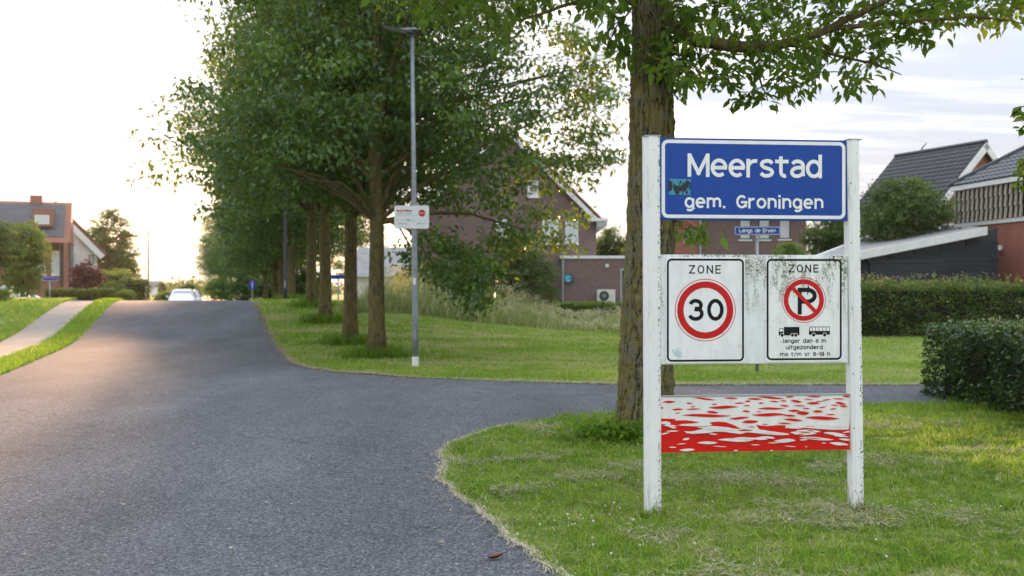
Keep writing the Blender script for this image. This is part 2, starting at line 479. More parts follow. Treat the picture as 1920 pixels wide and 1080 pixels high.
M['brick_red'] = brick_mat('brick_red', (0.36, 0.115, 0.078), (0.25, 0.080, 0.060), (0.36, 0.29, 0.25))
M['brick_orange'] = brick_mat('brick_orange', (0.29, 0.115, 0.078), (0.22, 0.088, 0.062), (0.36, 0.28, 0.22))
M['tile_dark'] = surf('tile_dark', (0.022, 0.028, 0.038), (0.036, 0.043, 0.055), 5, 0.36, spec=0.5)
M['tile_brown'] = surf('tile_brown', (0.10, 0.055, 0.038), (0.14, 0.075, 0.05), 5, 0.6)
M['slate'] = surf('slate', (0.050, 0.055, 0.075), (0.07, 0.075, 0.095), 3, 0.5)
M['trim'] = surf('white_trim', (0.80, 0.80, 0.79), (0.70, 0.71, 0.71), 4, 0.4)
M['render_white'] = surf('white_wall', (0.74, 0.74, 0.73), (0.62, 0.63, 0.63), 1.2, 0.85)
M['roof_grey'] = surf('roofing_felt', (0.30, 0.30, 0.31), (0.22, 0.22, 0.23), 2.0, 0.8)
M['zinc'] = surf('zinc', (0.42, 0.44, 0.46), (0.34, 0.36, 0.38), 4, 0.4, metal=0.4)
M['board'] = surf('dark_board', (0.022, 0.028, 0.038), (0.034, 0.040, 0.050), 6, 0.55, 0.3, 30, stretch=(0.2, 1, 1))
M['frame_dark'] = surf('frame_dark', (0.05, 0.052, 0.056), (0.04, 0.042, 0.045), 5, 0.4)
M['pane'] = glass_mat('pane', (0.36, 0.42, 0.45))
M['blind'] = surf('blind', (0.62, 0.66, 0.68), (0.54, 0.58, 0.60), 2, 0.5)
M['teal'] = surf('teal_print', (0.02, 0.30, 0.42), (0.015, 0.24, 0.36), 3, 0.4)
# ---------------------------------------------------------------- terrain
# t = X + 0.31 Y is constant along the main road; its edges are t = -3.5 and t = 2.03
SL = 0.31
TL, TR = -3.5, 2.03
PY = [-50, 25.5, 27, 29, 31, 33, 35, 37, 39, 41, 42.5, 45, 48, 52, 56, 60, 66, 74, 90]
PZ = [0, 0, .04, .14, .32, .52, .72, .90, 1.04, 1.11, 1.12, 1.06, .90, .65, .42, .24, .08, 0, 0]
_yy = np.arange(-60, 520, 0.25)
_zz = np.interp(_yy, PY, PZ)
_k = np.exp(-0.5 * (np.arange(-10, 11) / 4.0) ** 2); _k /= _k.sum()
_zz = np.convolve(np.pad(_zz, 10, mode='edge'), _k, 'valid')


def sstep(a, b, x):
    q = np.clip((x - a) / (b - a), 0, 1)
    return q * q * (3 - 2 * q)


def ground(X, Y):
    X = np.asarray(X, float); Y = np.asarray(Y, float)
    t = X + SL * Y
    z = np.interp(Y, _yy, _zz)
    z = z * (1 - sstep(4.5, 15.0, t)) * (1 - 0.6 * sstep(9.0, 30.0, -t))
    z = z + 0.13 * sstep(0.0, 3.5, -t) * sstep(9, 17, Y) * (1 - sstep(28, 44, Y))
    z = z + 0.16 * sstep(5.6, 7.5, -t) * sstep(4, 12, Y) * (1 - sstep(60, 80, Y))
    return z


def gz(x, y): return float(ground(x, y))


def axis(stops):
    """stops: (value, step after it)"""
    out = []
    for (a, s), (b, _) in zip(stops[:-1], stops[1:]):
        n = max(1, int(round((b - a) / s)))
        out += [a + (b - a) * i / n for i in range(n)]
    return np.array(out + [stops[-1][0]])


YS = axis([(-30, 5), (0, 1), (24, .5), (66, 1), (90, 10), (200, 40), (1200, 400), (3000, 1)])
TS_ALL = axis([(-1500, 300), (-120, 30), (-30, 3), (-12, .65), (-5.5, .4), (-4.3, .4), (TL, .79), (TR, .66), (12, 1), (24, 6), (120, 40), (1600, 400), (2600, 1)])


def sheet(name, ts, ys, dz, mat, kind='structure'):
    T, Yg = np.meshgrid(ts, ys)
    X = T - SL * Yg
    Z = ground(X, Yg)
    if callable(dz): Z = Z + dz(X, Yg, T)
    else: Z = Z + dz
    n, m = T.shape
    V = np.stack([X.ravel(), Yg.ravel(), Z.ravel()], 1)
    i = np.arange(n * m).reshape(n, m)
    F = np.stack([i[:-1, :-1].ravel(), i[:-1, 1:].ravel(), i[1:, 1:].ravel(), i[1:, :-1].ravel()], 1)
    o = link_mesh(name, np_mesh(name, V, F, smooth=True), mat)
    return tag(o, kind=kind)


def under_road(X, Y, T):
    return np.where((T > TL + .01) & (T < TR - .01) & (Y < 400), -0.06, np.where((T > -5.49) & (T < -4.31) & (Y < 60), -0.03, 0.0))


gr = sheet('ground', TS_ALL, YS, under_road, M['turf'])
tag(gr, 'mown grassy ground on both sides of the road')
rd = sheet('road', TS_ALL[(TS_ALL >= TL - 1e-6) & (TS_ALL <= TR + 1e-6)], YS[(YS <= 200)], 0.004, M['asphalt'])
tag(rd, 'dark asphalt road rising over a hump')
ft = sheet('footpath', TS_ALL[(TS_ALL >= -5.5 - 1e-6) & (TS_ALL <= -4.3 + 1e-6)], YS[(YS >= 9) & (YS <= 60)], 0.006, M['path'])
tag(ft, 'pale footpath along the road')

# side road: flat patch that leaves the main road's right edge with a sharp near corner and a rounded far one
near = [(TR - SL * 8.6, 8.6), (-.60, 9.3), (-.72, 9.9), (-.60, 10.7), (-.25, 11.6), (.26, 12.25), (1.0, 12.95), (2.3, 13.55), (4.5, 14.1), (8, 14.25), (90, 14.3)]
far = [(90, 16.95), (8, 16.9), (2.18, 16.93), (.8, 17.25), (-.57, 17.75), (-1.86, 18.3), (-2.65, 18.95), (-3.54, 19.62), (-4.02, 20.25), (-4.36, 20.85), (-4.72, 21.75), (-5.15, 23.0), (TR - SL * 25.2, 25.2)]
NEAR, FAR = np.array(near), np.array(far)
mb = MB()
edge_pts = [(TR - SL * y, y) for y in np.linspace(25.2, 8.6, 12)][1:-1]
pts = near + far + edge_pts
bm = bmesh.new()
vs = [bm.verts.new((x, y, 0.005)) for x, y in pts]
f = bm.faces.new(vs); bmesh.ops.recalc_face_normals(bm, faces=[f])
if f.normal.z < 0: f.normal_flip()
bmesh.ops.triangulate(bm, faces=[f])
me = bpy.data.meshes.new('side_road'); bm.to_mesh(me); bm.free()
tag(link_mesh('side_road', me, M['asphalt']), 'narrow asphalt side road turning off to the right', kind='structure')


def poly_inside(px, py, poly):
    c = np.zeros(px.shape, bool); n = len(poly); j = n - 1
    for i in range(n):
        xi, yi = poly[i]; xj, yj = poly[j]
        k = ((yi > py) != (yj > py)) & (px < (xj - xi) * (py - yi) / (yj - yi + 1e-12) + xi)
        c ^= k; j = i
    return c


SIDE_POLY = pts


def is_grass(X, Y):
    t = X + SL * Y
    on = ~((t > TL) & (t < TR)) & ~((t > -5.5) & (t < -4.3))
    return on & ~poly_inside(X, Y, SIDE_POLY)


# ---------------------------------------------------------------- flat printing: strokes, rings, fills
def arc(cx, cy, rx, ry, a0, a1, n=14):
    return [(cx + rx * math.cos(R(a0 + (a1 - a0) * i / n)), cy + ry * math.sin(R(a0 + (a1 - a0) * i / n))) for i in range(n + 1)]


def spline(pts, n=6):
    out = []
    q = [pts[0]] + list(pts) + [pts[-1]]
    for i in range(1, len(q) - 2):
        p0, p1, p2, p3 = q[i - 1:i + 3]
        for k in range(n):
            u = k / n
            out.append(tuple(0.5 * ((2 * p1[j]) + (-p0[j] + p2[j]) * u + (2 * p0[j] - 5 * p1[j] + 4 * p2[j] - p3[j]) * u * u + (-p0[j] + 3 * p1[j] - 3 * p2[j] + p3[j]) * u ** 3) for j in (0, 1)))
    return out + [pts[-1]]


XH = 0.76
_b = lambda: arc(.28, XH / 2, .28, XH / 2, 0, 360, 26)
GL = {
    'M': (.80, [[(0, 0), (0, 1)], [(.045, .925), (.40, .10)], [(.40, .10), (.755, .925)], [(.80, 1), (.80, 0)]]),
    'Z': (.60, [[(0, 1), (.60, 1)], [(.565, .94), (.035, .06)], [(0, 0), (.60, 0)]]),
    'O': (.66, [arc(.33, .5, .33, .5, 0, 360, 28)]),
    '0': (.60, [arc(.30, .5, .30, .5, 0, 360, 28)]),
    'N': (.62, [[(0, 0), (0, 1)], [(.045, .93), (.575, .07)], [(.62, 0), (.62, 1)]]),
    'E': (.50, [[(0, 0), (0, 1)], [(0, 1), (.50, 1)], [(0, .52), (.44, .52)], [(0, 0), (.50, 0)]]),
    'L': (.50, [[(0, 1), (0, 0)], [(0, 0), (.5, 0)]]),
    'G': (.64, [arc(.33, .5, .33, .5, 42, 300, 24) + [(.64, .22)], [(.64, .12), (.64, .46)], [(.36, .46), (.68, .46)]]),
    'P': (.58, [[(0, 0), (0, 1)], [(0, 1), (.30, 1)] + arc(.30, .74, .28, .26, 90, -90, 14) + [(0, .48)]]),
    'B': (.58, [[(0, 0), (0, 1)], [(0, 1), (.28, 1)] + arc(.28, .76, .24, .24, 90, -90, 12) + [(0, .52)], [(0, .52), (.3, .52)] + arc(.30, .26, .28, .26, 90, -90, 12) + [(0, 0)]]),
    '3': (.56, [arc(.27, .75, .25, .25, 165, -72, 16) + [(.22, .53)], arc(.27, .29, .29, .29, 95, -160, 18)]),
    '6': (.58, [arc(.29, .31, .29, .31, 0, 360, 24), spline([(.48, .99), (.2, .78), (.02, .45), (0, .3)])]),
    '8': (.56, [arc(.28, .76, .22, .24, 0, 360, 22), arc(.28, .27, .28, .27, 0, 360, 22)]),
    '1': (.22, [[(.2, 0), (.2, 1)], [(.2, .98), (0, .80)]]),
    'e': (.58, [[(.02, .385), (.56, .385)], arc(.29, XH / 2, .29, XH / 2, 2, 312, 22)]),
    'r': (.36, [[(0, 0), (0, XH)], [(0, .42)] + arc(.33, .42, .33, .33, 175, 78, 10)]),
    's': (.52, [spline([(.50, .63), (.40, .74), (.25, XH), (.09, .70), (.03, .57), (.11, .45), (.26, .385), (.43, .31), (.50, .18), (.42, .05), (.26, 0), (.10, .03), (0, .14)])]),
    't': (.42, [[(.16, 1)] + [(.16, .22)] + arc(.34, .2, .18, .2, 180, 285, 8), [(-.02, XH - .02), (.42, XH - .02)]]),
    'a': (.52, [spline([(.05, .62), (.14, .72), (.28, XH), (.43, .71), (.52, .56), (.52, .40)]) + [(.52, 0)], spline([(.52, .44), (.28, .43), (.10, .36), (.02, .21), (.09, .05), (.25, 0), (.42, .06), (.52, .20)])]),
    'd': (.56, [_b(), [(.56, 0), (.56, 1.02)]]),
    'b': (.56, [_b(), [(0, 0), (0, 1.02)]]),
    'g': (.56, [_b(), [(.56, XH), (.56, -.08)] + arc(.30, -.08, .26, .22, 0, -140, 12)]),
    'm': (.92, [[(0, 0), (0, XH)], [(0, .45)] + arc(.23, .50, .23, .26, 180, 0, 12) + [(.46, 0)], [(.46, .45)] + arc(.69, .50, .23, .26, 180, 0, 12) + [(.92, 0)]]),
    'n': (.52, [[(0, 0), (0, XH)], [(0, .42)] + arc(.26, .48, .26, .28, 180, 0, 14) + [(.52, 0)]]),
    'h': (.52, [[(0, 0), (0, 1.02)], [(0, .42)] + arc(.26, .48, .26, .28, 180, 0, 14) + [(.52, 0)]]),
    'u': (.52, [[(.52, 0), (.52, XH)], [(.52, .30)] + arc(.26, .28, .26, .28, 0, -180, 14) + [(0, XH)]]),
    'o': (.58, [arc(.29, XH / 2, .29, XH / 2, 0, 360, 26)]),
    'i': (.06, [[(.03, 0), (.03, XH - .10)], [(.03, 1.02), (.03, 1.03)]]),
    'l': (.06, [[(.03, 0), (.03, 1.02)]]),
    'v': (.52, [[(0, XH), (.26, 0)], [(.26, 0), (.52, XH)]]),
    'z': (.48, [[(0, XH), (.48, XH)], [(.44, XH - .06), (.04, .06)], [(0, 0), (.48, 0)]]),
    '.': (.10, [[(.05, 0), (.05, .01)]]),
    '/': (.42, [[(0, -.08), (.42, 1.02)]]),
    '-': (.36, [[(0, .45), (.36, .45)]]),
    ' ': (.34, []),
}


class Flat:
    """thin printed shapes in a sheet's own x-z plane, each lying a hair prouder than the one before"""
    def __init__(self, y0=-0.0008, dy=0.00004):
        self.mb = MB(); self.y = y0; self.dy = dy
    def step(self):
        self.y -= self.dy
        return self.y
    def poly(self, pts):
        y = self.step()
        a = sum(pts[i][0] * pts[(i + 1) % len(pts)][1] - pts[(i + 1) % len(pts)][0] * pts[i][1] for i in range(len(pts)))
        if a < 0: pts = pts[::-1]
        self.mb.add([(x, y, z) for x, z in pts], [tuple(range(len(pts)))])
        return self
    def ring(self, outer, inner):
        y = self.step(); n = len(outer)
        self.mb.add([(x, y, z) for x, z in outer] + [(x, y, z) for x, z in inner], [(i, (i + 1) % n, n + (i + 1) % n, n + i) for i in range(n)])
        return self
    def ellipse(self, cx, cz, rx, rz=None, n=40):
        return self.poly(arc(cx, cz, rx, rz or rx, 0, 360, n)[:-1])
    def annulus(self, cx, cz, r1, r0, n=64):
        return self.ring(arc(cx, cz, r1, r1, 0, 360, n)[:-1], arc(cx, cz, r0, r0, 0, 360, n)[:-1])
    def rrect(self, x0, x1, z0, z1, r, w):
        def rr(x0, x1, z0, z1, r):
            return arc(x1 - r, z1 - r, r, r, 0, 90, 8) + arc(x0 + r, z1 - r, r, r, 90, 180, 8) + arc(x0 + r, z0 + r, r, r, 180, 270, 8) + arc(x1 - r, z0 + r, r, r, 270, 360, 8)
        return self.ring(rr(x0, x1, z0, z1, r), rr(x0 + w, x1 - w, z0 + w, z1 - w, max(r - w, .002)))
    def stroke(self, pts, w, ext=0.0):
        pts = [Vector((p[0], p[1])) for p in pts]
        closed = (pts[0] - pts[-1]).length < 1e-6
        if closed: pts = pts[:-1]
        n = len(pts); L = []; Rr = []
        for i, p in enumerate(pts):
            a = pts[(i - 1) % n] if (closed or i > 0) else None
            b = pts[(i + 1) % n] if (closed or i < n - 1) else None
            d1 = (p - a).normalized() if a is not None else None
            d2 = (b - p).normalized() if b is not None else None
            if d1 is None: d1 = d2
            if d2 is None: d2 = d1
            n1 = Vector((-d1.y, d1.x)); n2 = Vector((-d2.y, d2.x))
            m = (n1 + n2)
            m = m.normalized() if m.length > 1e-6 else n1
            s = min(1.0 / max(m.dot(n1), 0.35), 2.5) * w / 2
            L.append(p + m * s); Rr.append(p - m * s)
        y = self.step(); k = len(self.mb.v); m = n if closed else n - 1
        self.mb.add([(p.x, y, p.y) for p in L] + [(p.x, y, p.y) for p in Rr], [(n + i, n + (i + 1) % n, (i + 1) % n, i) for i in range(m)])
        return self
    def text(self, s, x0, x1, z0, cap, w, each=None):
        """fits s between x0 and x1 (baseline z0) by letter spacing"""
        adv = [GL[c][0] * cap for c in s]
        nat = sum(adv); gap = (x1 - x0 - w - nat) / max(len(s) - 1, 1)
        x = x0 + w / 2
        for c, a in zip(s, adv):
            if c == ' ' and each: self.build(*each); self.mb = MB()
            for st in GL[c][1]:
                q = [(x + px * cap, z0 + w / 2 + pz * (cap - w)) for px, pz in st]
                if len(q) == 2:      # straight strokes run half a width past the joint
                    d = Vector((q[1][0] - q[0][0], q[1][1] - q[0][1])).normalized() * w / 2
                    q = [(q[0][0] - d.x, q[0][1] - d.y), (q[1][0] + d.x, q[1][1] + d.y)]
                self.stroke(q, w)
            x += a + gap
        if each: self.build(*each); self.mb = MB()
        return self
    def build(self, name, mat, parent):
        me = bpy.data.meshes.new(name); me.from_pydata(self.mb.v, [], self.mb.f); me.update()
        return link_mesh(name, me, mat, parent)


# ---------------------------------------------------------------- the town sign
SX0, SY0 = 1.067, 7.19
ANG = math.atan2(0.14, 1.395)
sign = thing('town_sign', 'tall white two-post sign with a blue Meerstad name board, zone plates and red wave panel', 'town sign', (SX0, SY0, 0.0), ANG)


def sheet_box(x0, x1, z0, z1, y0=0.0, y1=0.028, r=0.004):
    return MB().box(x0, x1, y0, y1, z0, z1).mesh('panel', bevel=r)


def place(me, name, mat, parent, loc=(0, 0, 0)):
    me.name = name
    o = link_mesh(name, me, mat, parent); o.location = loc
    return o


# posts: a chamfered aluminium profile with a raised middle web; they splay a little towards the foot
def post_mesh(xt, xb, ztop, w, inner):
    prof = [(-w / 2, .030), (-w / 2 + .018, -.010), (-w / 2 + .024, -.010), (-w / 2 + .028, -.018), (w / 2 - .026, -.018), (w / 2 - .022, -.012), (w / 2 - .008, -.012), (w / 2, .0), (w / 2, .075), (w / 2 - .012, .085), (-w / 2 + .012, .085), (-w / 2, .075)]
    mb = MB()
    zs = [-.25, 0.03, .6, 1.2, 1.8, 2.4, ztop]
    n = len(prof)
    for z in zs:
        q = (ztop - z) / ztop
        mb.v += [(x * inner + xt + (xb - xt) * q, y, z) for x, y in prof]
    for i in range(len(zs) - 1):
        for k in range(n):
            mb.f.append((i * n + k, i * n + (k + 1) % n, (i + 1) * n + (k + 1) % n, (i + 1) * n + k))
    mb.f.append(tuple(range(n))); e = (len(zs) - 1) * n
    mb.f.append(tuple(e + k for k in range(n)))
    return mb.mesh('post')


def add_post(xt, xb, ztop, w, inner):
    me = post_mesh(0, xb - xt, ztop, w, inner)
    o = link_mesh('post', me, M['post'], sign); o.location = (xt, -.01, 0)
    cap = MB().box(-w / 2 - .001, w / 2 + .001, -.02, .087, ztop + .0005, ztop + .008).build('post_cap', M['zinc'], o)
    # a cover strip riveted low on the front web, its outline showing as a fine joint
    for k, z in enumerate((0.16, 0.62, 1.02, 1.5, 1.98, 2.42)):
        rv = MB().disc(((xb - xt) * (ztop - z) / ztop + inner * (w / 2 - .016), -.0135, z), .0045, 'y', 8, .004).build('rivet', M['dark_steel'], o)
    return o


W = 1.402
add_post(-.058, -.046, 2.742, .112, 1)
add_post(W + .052, W + .092, 2.738, .104, -1)

# name board
name_board = place(sheet_box(-.003, W + .003, 2.143, 2.736, -.004, .03), 'name_board', M['sign_blue'], sign)
k = 0.001116
fl = Flat(-.0052); fl.rrect(.012, W - .010, 2.156, 2.722, .048, .025).build('border_line', M['print_white'], name_board)
fl = Flat(-.0052, .00012); fl.text('Meerstad', .204, 1.212, 2.455, .170, .0268)
fl.build('lettering', M['print_white'], name_board)
fl = Flat(-.0052, .00012); fl.text('gem.', .182, .489, 2.229, .098, .0170, ('lettering', M['print_white'], name_board)); fl.text('Groningen', .566, 1.222, 2.229, .098, .0170, ('lettering', M['print_white'], name_board))
stk_mat, t_, b_, o_ = new_mat('sticker_print')
tc_ = t_.new('ShaderNodeTexCoord'); n1_ = t_.noise(t_.mapping(tc_.outputs['Object'], scale=(1, 1, .5)), 34, 3, .6); n2_ = t_.noise(tc_.outputs['Object'], 90, 3, .7)
sp_ = t_.new('ShaderNodeSeparateXYZ'); t_.link(tc_.outputs['Object'], sp_.inputs[0])
mid_ = t_.math('SUBTRACT', 1.0, t_.math('MULTIPLY', t_.math('ABSOLUTE', sp_.outputs[2]), 18.0))
c_ = t_.mix(t_.maprange(n2_, .35, .65), (.05, .36, .50), (.02, .20, .33))
c_ = t_.mix(t_.maprange(t_.math('ADD', n1_, t_.math('MULTIPLY', mid_, .16)), .55, .59), c_, (.012, .014, .016))
t_.link(c_, b_.inputs['Base Color'])
fl = Flat(0); fl.poly([(-.080, -.056), (.082, -.058), (.083, .055), (-.078, .058)])
st = fl.build('sticker', stk_mat, name_board); st.location = (.143, -.0062, 2.381)
st['label'] = 'teal sticker with dark smudged shapes'

# zone board and the two plates on it
zone_board = place(sheet_box(-.005, W + .012, 1.097, 1.892, 0, .03), 'zone_board', M['white_sheet'], sign)
# turned flanges of the board, at each side and along the top
for xa, xb in ((.001, .036), (W - .030, W + .006)):
    MB().box(xa, xb, -.0025, -.0001, 1.100, 1.889).build('flange', M['white_sheet'], zone_board)


def cz(cx, cy):                    # reading of the zone board: x along it, z
    return ((cx - 150) * .000955, 1.888 - (cy - 70) * .000937)


def plate(x0, x1, y0, y1, mat, lab):
    (ax, az), (bx, bz) = cz(x0, y0), cz(x1, y1)
    o = place(sheet_box(ax, bx, bz, az, -.006, -.0004, .002), 'zone_plate', mat, sign)
    o['label'] = lab
    return o


YF = -.0068
p1 = plate(194, 814, 84, 905, M['white_plate'], 'white speed zone plate with a red ring round 30')
p2 = plate(970, 1592, 82, 903, M['white_plate_algae'], 'white no parking zone plate streaked with green algae')
K = .00095


def zpoly(f, pts): return f.poly([cz(*p) for p in pts])


def border(p, x0, x1, y0, y1):
    (ax, az), (bx, bz) = cz(x0, y0), cz(x1, y1)
    Flat(YF).rrect(ax, bx, bz, az, .036, .0145).build('border_line', M['print_black'], p)


def ztext(p, s, x0, x1, base, cap, w, name='lettering', mat=None):
    (ax, az), (bx, _) = cz(x0, base), cz(x1, base)
    Flat(YF, .00006).text(s, ax, bx, az, cap * K, w * K, (name, mat or M['print_black'], p))


border(p1, 203, 803, 97, 893)
ztext(p1, 'ZONE', 374, 621, 213, 65, 9.5)
c = cz(501, 495)
Flat(YF).annulus(*c, .2265, .2215).annulus(*c, .2085, .161).build('red_ring', M['sign_red'], p1)
ztext(p1, '30', 366, 644, 578, 168, 29)
f = Flat(YF)
f.ellipse(*cz(288, 828), .026, .022, 20)
f.stroke([cz(x, y) for x, y in ((250, 800), (256, 822), (270, 845), (300, 855), (318, 850))], .008)
f.stroke([cz(250, 818), cz(246, 798)], .004); f.stroke([cz(258, 815), cz(262, 796)], .004)
f.stroke([cz(276, 800), cz(292, 786)], .007)
sn = f.build('sticker', surf('pale_blue_print', (.42, .56, .62), (.55, .66, .70), 60, .5), p1)
sn['label'] = 'small pale blue snail sticker'

border(p2, 981, 1577, 97, 887)
ztext(p2, 'ZONE', 1155, 1391, 203, 62, 9.5)
c = cz(1275, 418)
Flat(YF).annulus(*c, .1665, .162).annulus(*c, .1525, .117).build('red_ring', M['sign_red'], p2)
ztext(p2, 'P', 1226, 1361, 531, 206, 33, 'parking_letter')
f = Flat(YF - .0006); f.stroke([cz(1179, 317), cz(1371, 513)], .029); f.build('red_bar', M['sign_red'], p2)
f = Flat(YF, .00005)
zpoly(f, [(1117, 628), (1240, 628), (1240, 690), (1117, 690)])
zpoly(f, [(1085, 638), (1112, 638), (1112, 692), (1076, 692), (1076, 668)])
zpoly(f, [(1076, 682), (1240, 682), (1240, 694), (1076, 694)])
f.build('lorry_symbol', M['print_black'], p2)
f2 = Flat(YF - .0006, .00005)
zpoly(f2, [(1089, 643), (1108, 643), (1108, 664), (1082, 664)])
for wx in (1103, 1184, 1211): f2.ellipse(*cz(wx, 692), .0150, n=20)
f2.build('white_gaps', M['print_white'], p2)
f3 = Flat(YF - .0012, .00005)
for wx in (1103, 1184, 1211): f3.ellipse(*cz(wx, 692), .0115, n=20)
for wx in (1353, 1441): f3.ellipse(*cz(wx, 690), .0125, n=20)
f3.build('wheels', M['print_black'], p2)
f = Flat(YF, .00005)
zpoly(f, [(1322, 626), (1482, 626), (1482, 690), (1315, 690), (1315, 668)])
f.build('bus_symbol', M['print_black'], p2)
f2 = Flat(YF - .0006, .00005)
for a, b in ((1327, 1340), (1344, 1366), (1370, 1394), (1398, 1422), (1426, 1450), (1454, 1478)):
    zpoly(f2, [(a, 631), (b, 631), (b, 660), (a - (4 if a < 1330 else 0), 660)])
for wx in (1353, 1441): f2.ellipse(*cz(wx, 690), .0160, n=20)
f2.build('white_gaps', M['print_white'], p2)
f = Flat(YF); f.ellipse(*cz(1099, 745), .004, n=10); f.build('dot', M['print_black'], p2)
ztext(p2, 'langer dan 6 m', 1110, 1451, 753, 33, 5.6)
ztext(p2, 'uitgezonderd', 1131, 1424, 803, 33, 5.6)
ztext(p2, 'ma t/m vr 8-18 h', 1087, 1484, 857, 33, 5.4)

# red and white wave panel
Z0w, Z1w = .458, .862
wave = place(sheet_box(-.003, W + .028, Z0w, Z1w, 0, .026), 'wave_panel', M['wave_white'], sign)
MB().box(-.004, W + .029, -.004, .028, Z1w + .0006, Z1w + .010).build('top_rail', M['zinc'], wave)
Wp = W + .025


def wz(cx, cy):
    x = (cx - 47) / 1845
    yt = 90 - 22 * x; yb = 606 - 27 * x
    return (min(max(x, 0), 1) * Wp, Z1w - .002 - min(max((cy - yt) / (yb - yt), 0.001), .999) * (Z1w - Z0w - .004))


def wavy(f, pts, sm=True):
    q = spline(pts + [pts[0]], 4)[:-1] if sm else pts
    f.poly([wz(*p) for p in q])


def lens(f, cx, cy, L, h, tilt=0, bend=0):
    """a flat ripple: pointed at both ends, sagging by bend"""
    if not bend: bend = h * (.20 if int(cx + cy) % 2 else -.20)
    top = []; bot = []
    n = 10
    for i in range(n + 1):
        u = -1 + 2 * i / n
        th = h * (1 - abs(u) ** 1.8) ** .9 + .4
        y = cy + tilt * u + bend * math.sin(u * 2.6)
        top.append((cx + u * L, y - th)); bot.append((cx + u * L, y + th))
    f.poly([wz(*p) for p in top + bot[::-1]])


f = Flat(-.0010, .00012)
# the red body of the water: its ragged top edge runs left to right
wavy(f, [(47, 286), (110, 288), (205, 290), (190, 305), (300, 302), (390, 315), (430, 323), (360, 332), (250, 338), (235, 350), (330, 352), (400, 348), (520, 352), (545, 340), (520, 325), (600, 314), (680, 320), (760, 348), (830, 385), (865, 402), (810, 398), (1000, 400), (1005, 382), (968, 345), (1080, 358), (1180, 348), (1260, 352), (1255, 375), (1420, 380), (1470, 355), (1540, 358), (1570, 385), (1700, 395), (1880, 390), (1893, 325), (1893, 580), (1400, 587), (900, 595), (400, 602), (47, 608)], False)
for a in ((135, 132, 60, 9, -5), (475, 103, 100, 7, 8, 3), (730, 97, 70, 6), (960, 103, 75, 7), (1120, 92, 130, 8, 4, 4), (893, 125, 28, 7, 3), (327, 144, 28, 6), (62, 188, 20, 6), (215, 201, 55, 7), (368, 198, 70, 5), (363, 177, 20, 4), (570, 154, 28, 4), (810, 142, 50, 5), (1020, 142, 26, 6), (655, 181, 140, 11, 0, -4), (883, 166, 32, 4), (550, 227, 60, 9, 2), (218, 234, 26, 3), (875, 218, 38, 7), (490, 258, 230, 11, 0, 4), (1120, 192, 130, 8, -6, 5), (1100, 250, 165, 12, 3, -5), (810, 282, 95, 9, -5), (915, 316, 80, 12, -7), (1150, 126, 45, 5, 4), (1365, 124, 55, 9, 5), (1240, 120, 32, 5, 4), (1300, 82, 40, 5), (1530, 142, 62, 9, 3), (1345, 213, 60, 9, 6), (1430, 235, 62, 14, -4), (1575, 219, 50, 9, 4), (1335, 298, 90, 9, 4), (1620, 281, 165, 13, 4, 2), (1250, 165, 48, 6, 4), (1395, 165, 60, 4, 5), (1540, 78, 70, 5, 2), (1800, 143, 52, 9, 6), (1830, 170, 42, 6, 4), (1860, 76, 40, 6, 4), (1620, 180, 40, 4, -4), (1740, 160, 38, 4, 4), (1660, 110, 45, 4, -4), (1480, 105, 50, 3, 4), (1725, 195, 32, 5), (1590, 125, 40, 3), (1300, 258, 60, 7, 6), (1700, 248, 50, 4, 2), (1460, 190, 40, 4, 4), (1250, 330, 70, 5, 6), (1780, 100, 60, 4, 4), (1000, 221, 26, 3), (1060, 340, 30, 3, 3), (930, 363, 35, 3)):
    lens(f, a[0], a[1], a[2] * 1.04, a[3] * 1.22, *a[4:])
f.build('red_waves', M['wave_red'], wave)
f = Flat(-.0100, .00012)
wavy(f, [(47, 318), (110, 312), (150, 330), (120, 345), (80, 335), (47, 340)])
wavy(f, [(270, 402), (340, 405), (440, 385), (470, 365), (540, 355), (640, 362), (720, 372), (800, 400), (880, 405), (1000, 388), (1120, 405), (1290, 428), (1230, 440), (1050, 432), (900, 415), (820, 428), (740, 420), (640, 408), (520, 410), (440, 422), (340, 428)])
for a in ((165, 402, 60, 6, -4), (90, 425, 50, 6, -12), (160, 365, 40, 9, 6), (555, 430, 42, 6), (295, 476, 36, 10, -8), (500, 511, 98, 13, -3), (770, 486, 175, 15, 0, 4), (1040, 468, 110, 16, -2), (1250, 492, 108, 18, 0), (165, 552, 38, 5), (305, 577, 76, 12), (772, 584, 22, 5), (1140, 512, 60, 4), (1430, 420, 130, 22, 8), (1560, 473, 170, 13, 9), (1430, 484, 40, 6), (1735, 428, 112, 13, 8), (1780, 522, 95, 14, 12), (1840, 482, 62, 9, 8), (1630, 515, 25, 4), (1660, 372, 100, 9, 6), (1860, 410, 45, 6, -4), (1455, 548, 9, 4), (1120, 583, 16, 4), (1330, 372, 70, 6, 6), (1090, 466, 60, 5, 6)):
    lens(f, *a)
for a in ((380, 346, 150, 13, -3, 3), (140, 350, 60, 9, 6), (620, 378, 200, 15, 8, 4), (1010, 412, 170, 11, 10), (1580, 372, 230, 10, 8, 3), (1720, 352, 120, 9, 6), (1480, 402, 110, 16, 8), (420, 415, 120, 9, -5), (1800, 450, 70, 8, 8), (880, 470, 120, 12, 0, 3), (620, 545, 60, 4, 3), (960, 530, 40, 4, 2), (1300, 545, 50, 4, 3), (250, 520, 40, 4, -3)):
    lens(f, a[0], a[1], a[2] * 1.12, a[3] * .85, *a[4:])
f.build('white_waves', M['wave_white'], wave)
f = Flat(-.0150, .0001)
for a in ((1130, 476, 70, 3, 8), (1440, 412, 60, 5, 6), (1400, 432, 40, 4, -3), (1500, 398, 40, 4, 4), (1530, 470, 80, 3.5, 8), (670, 180, 12, 2)):
    lens(f, *a)
f.build('red_waves', M['wave_red'], wave)

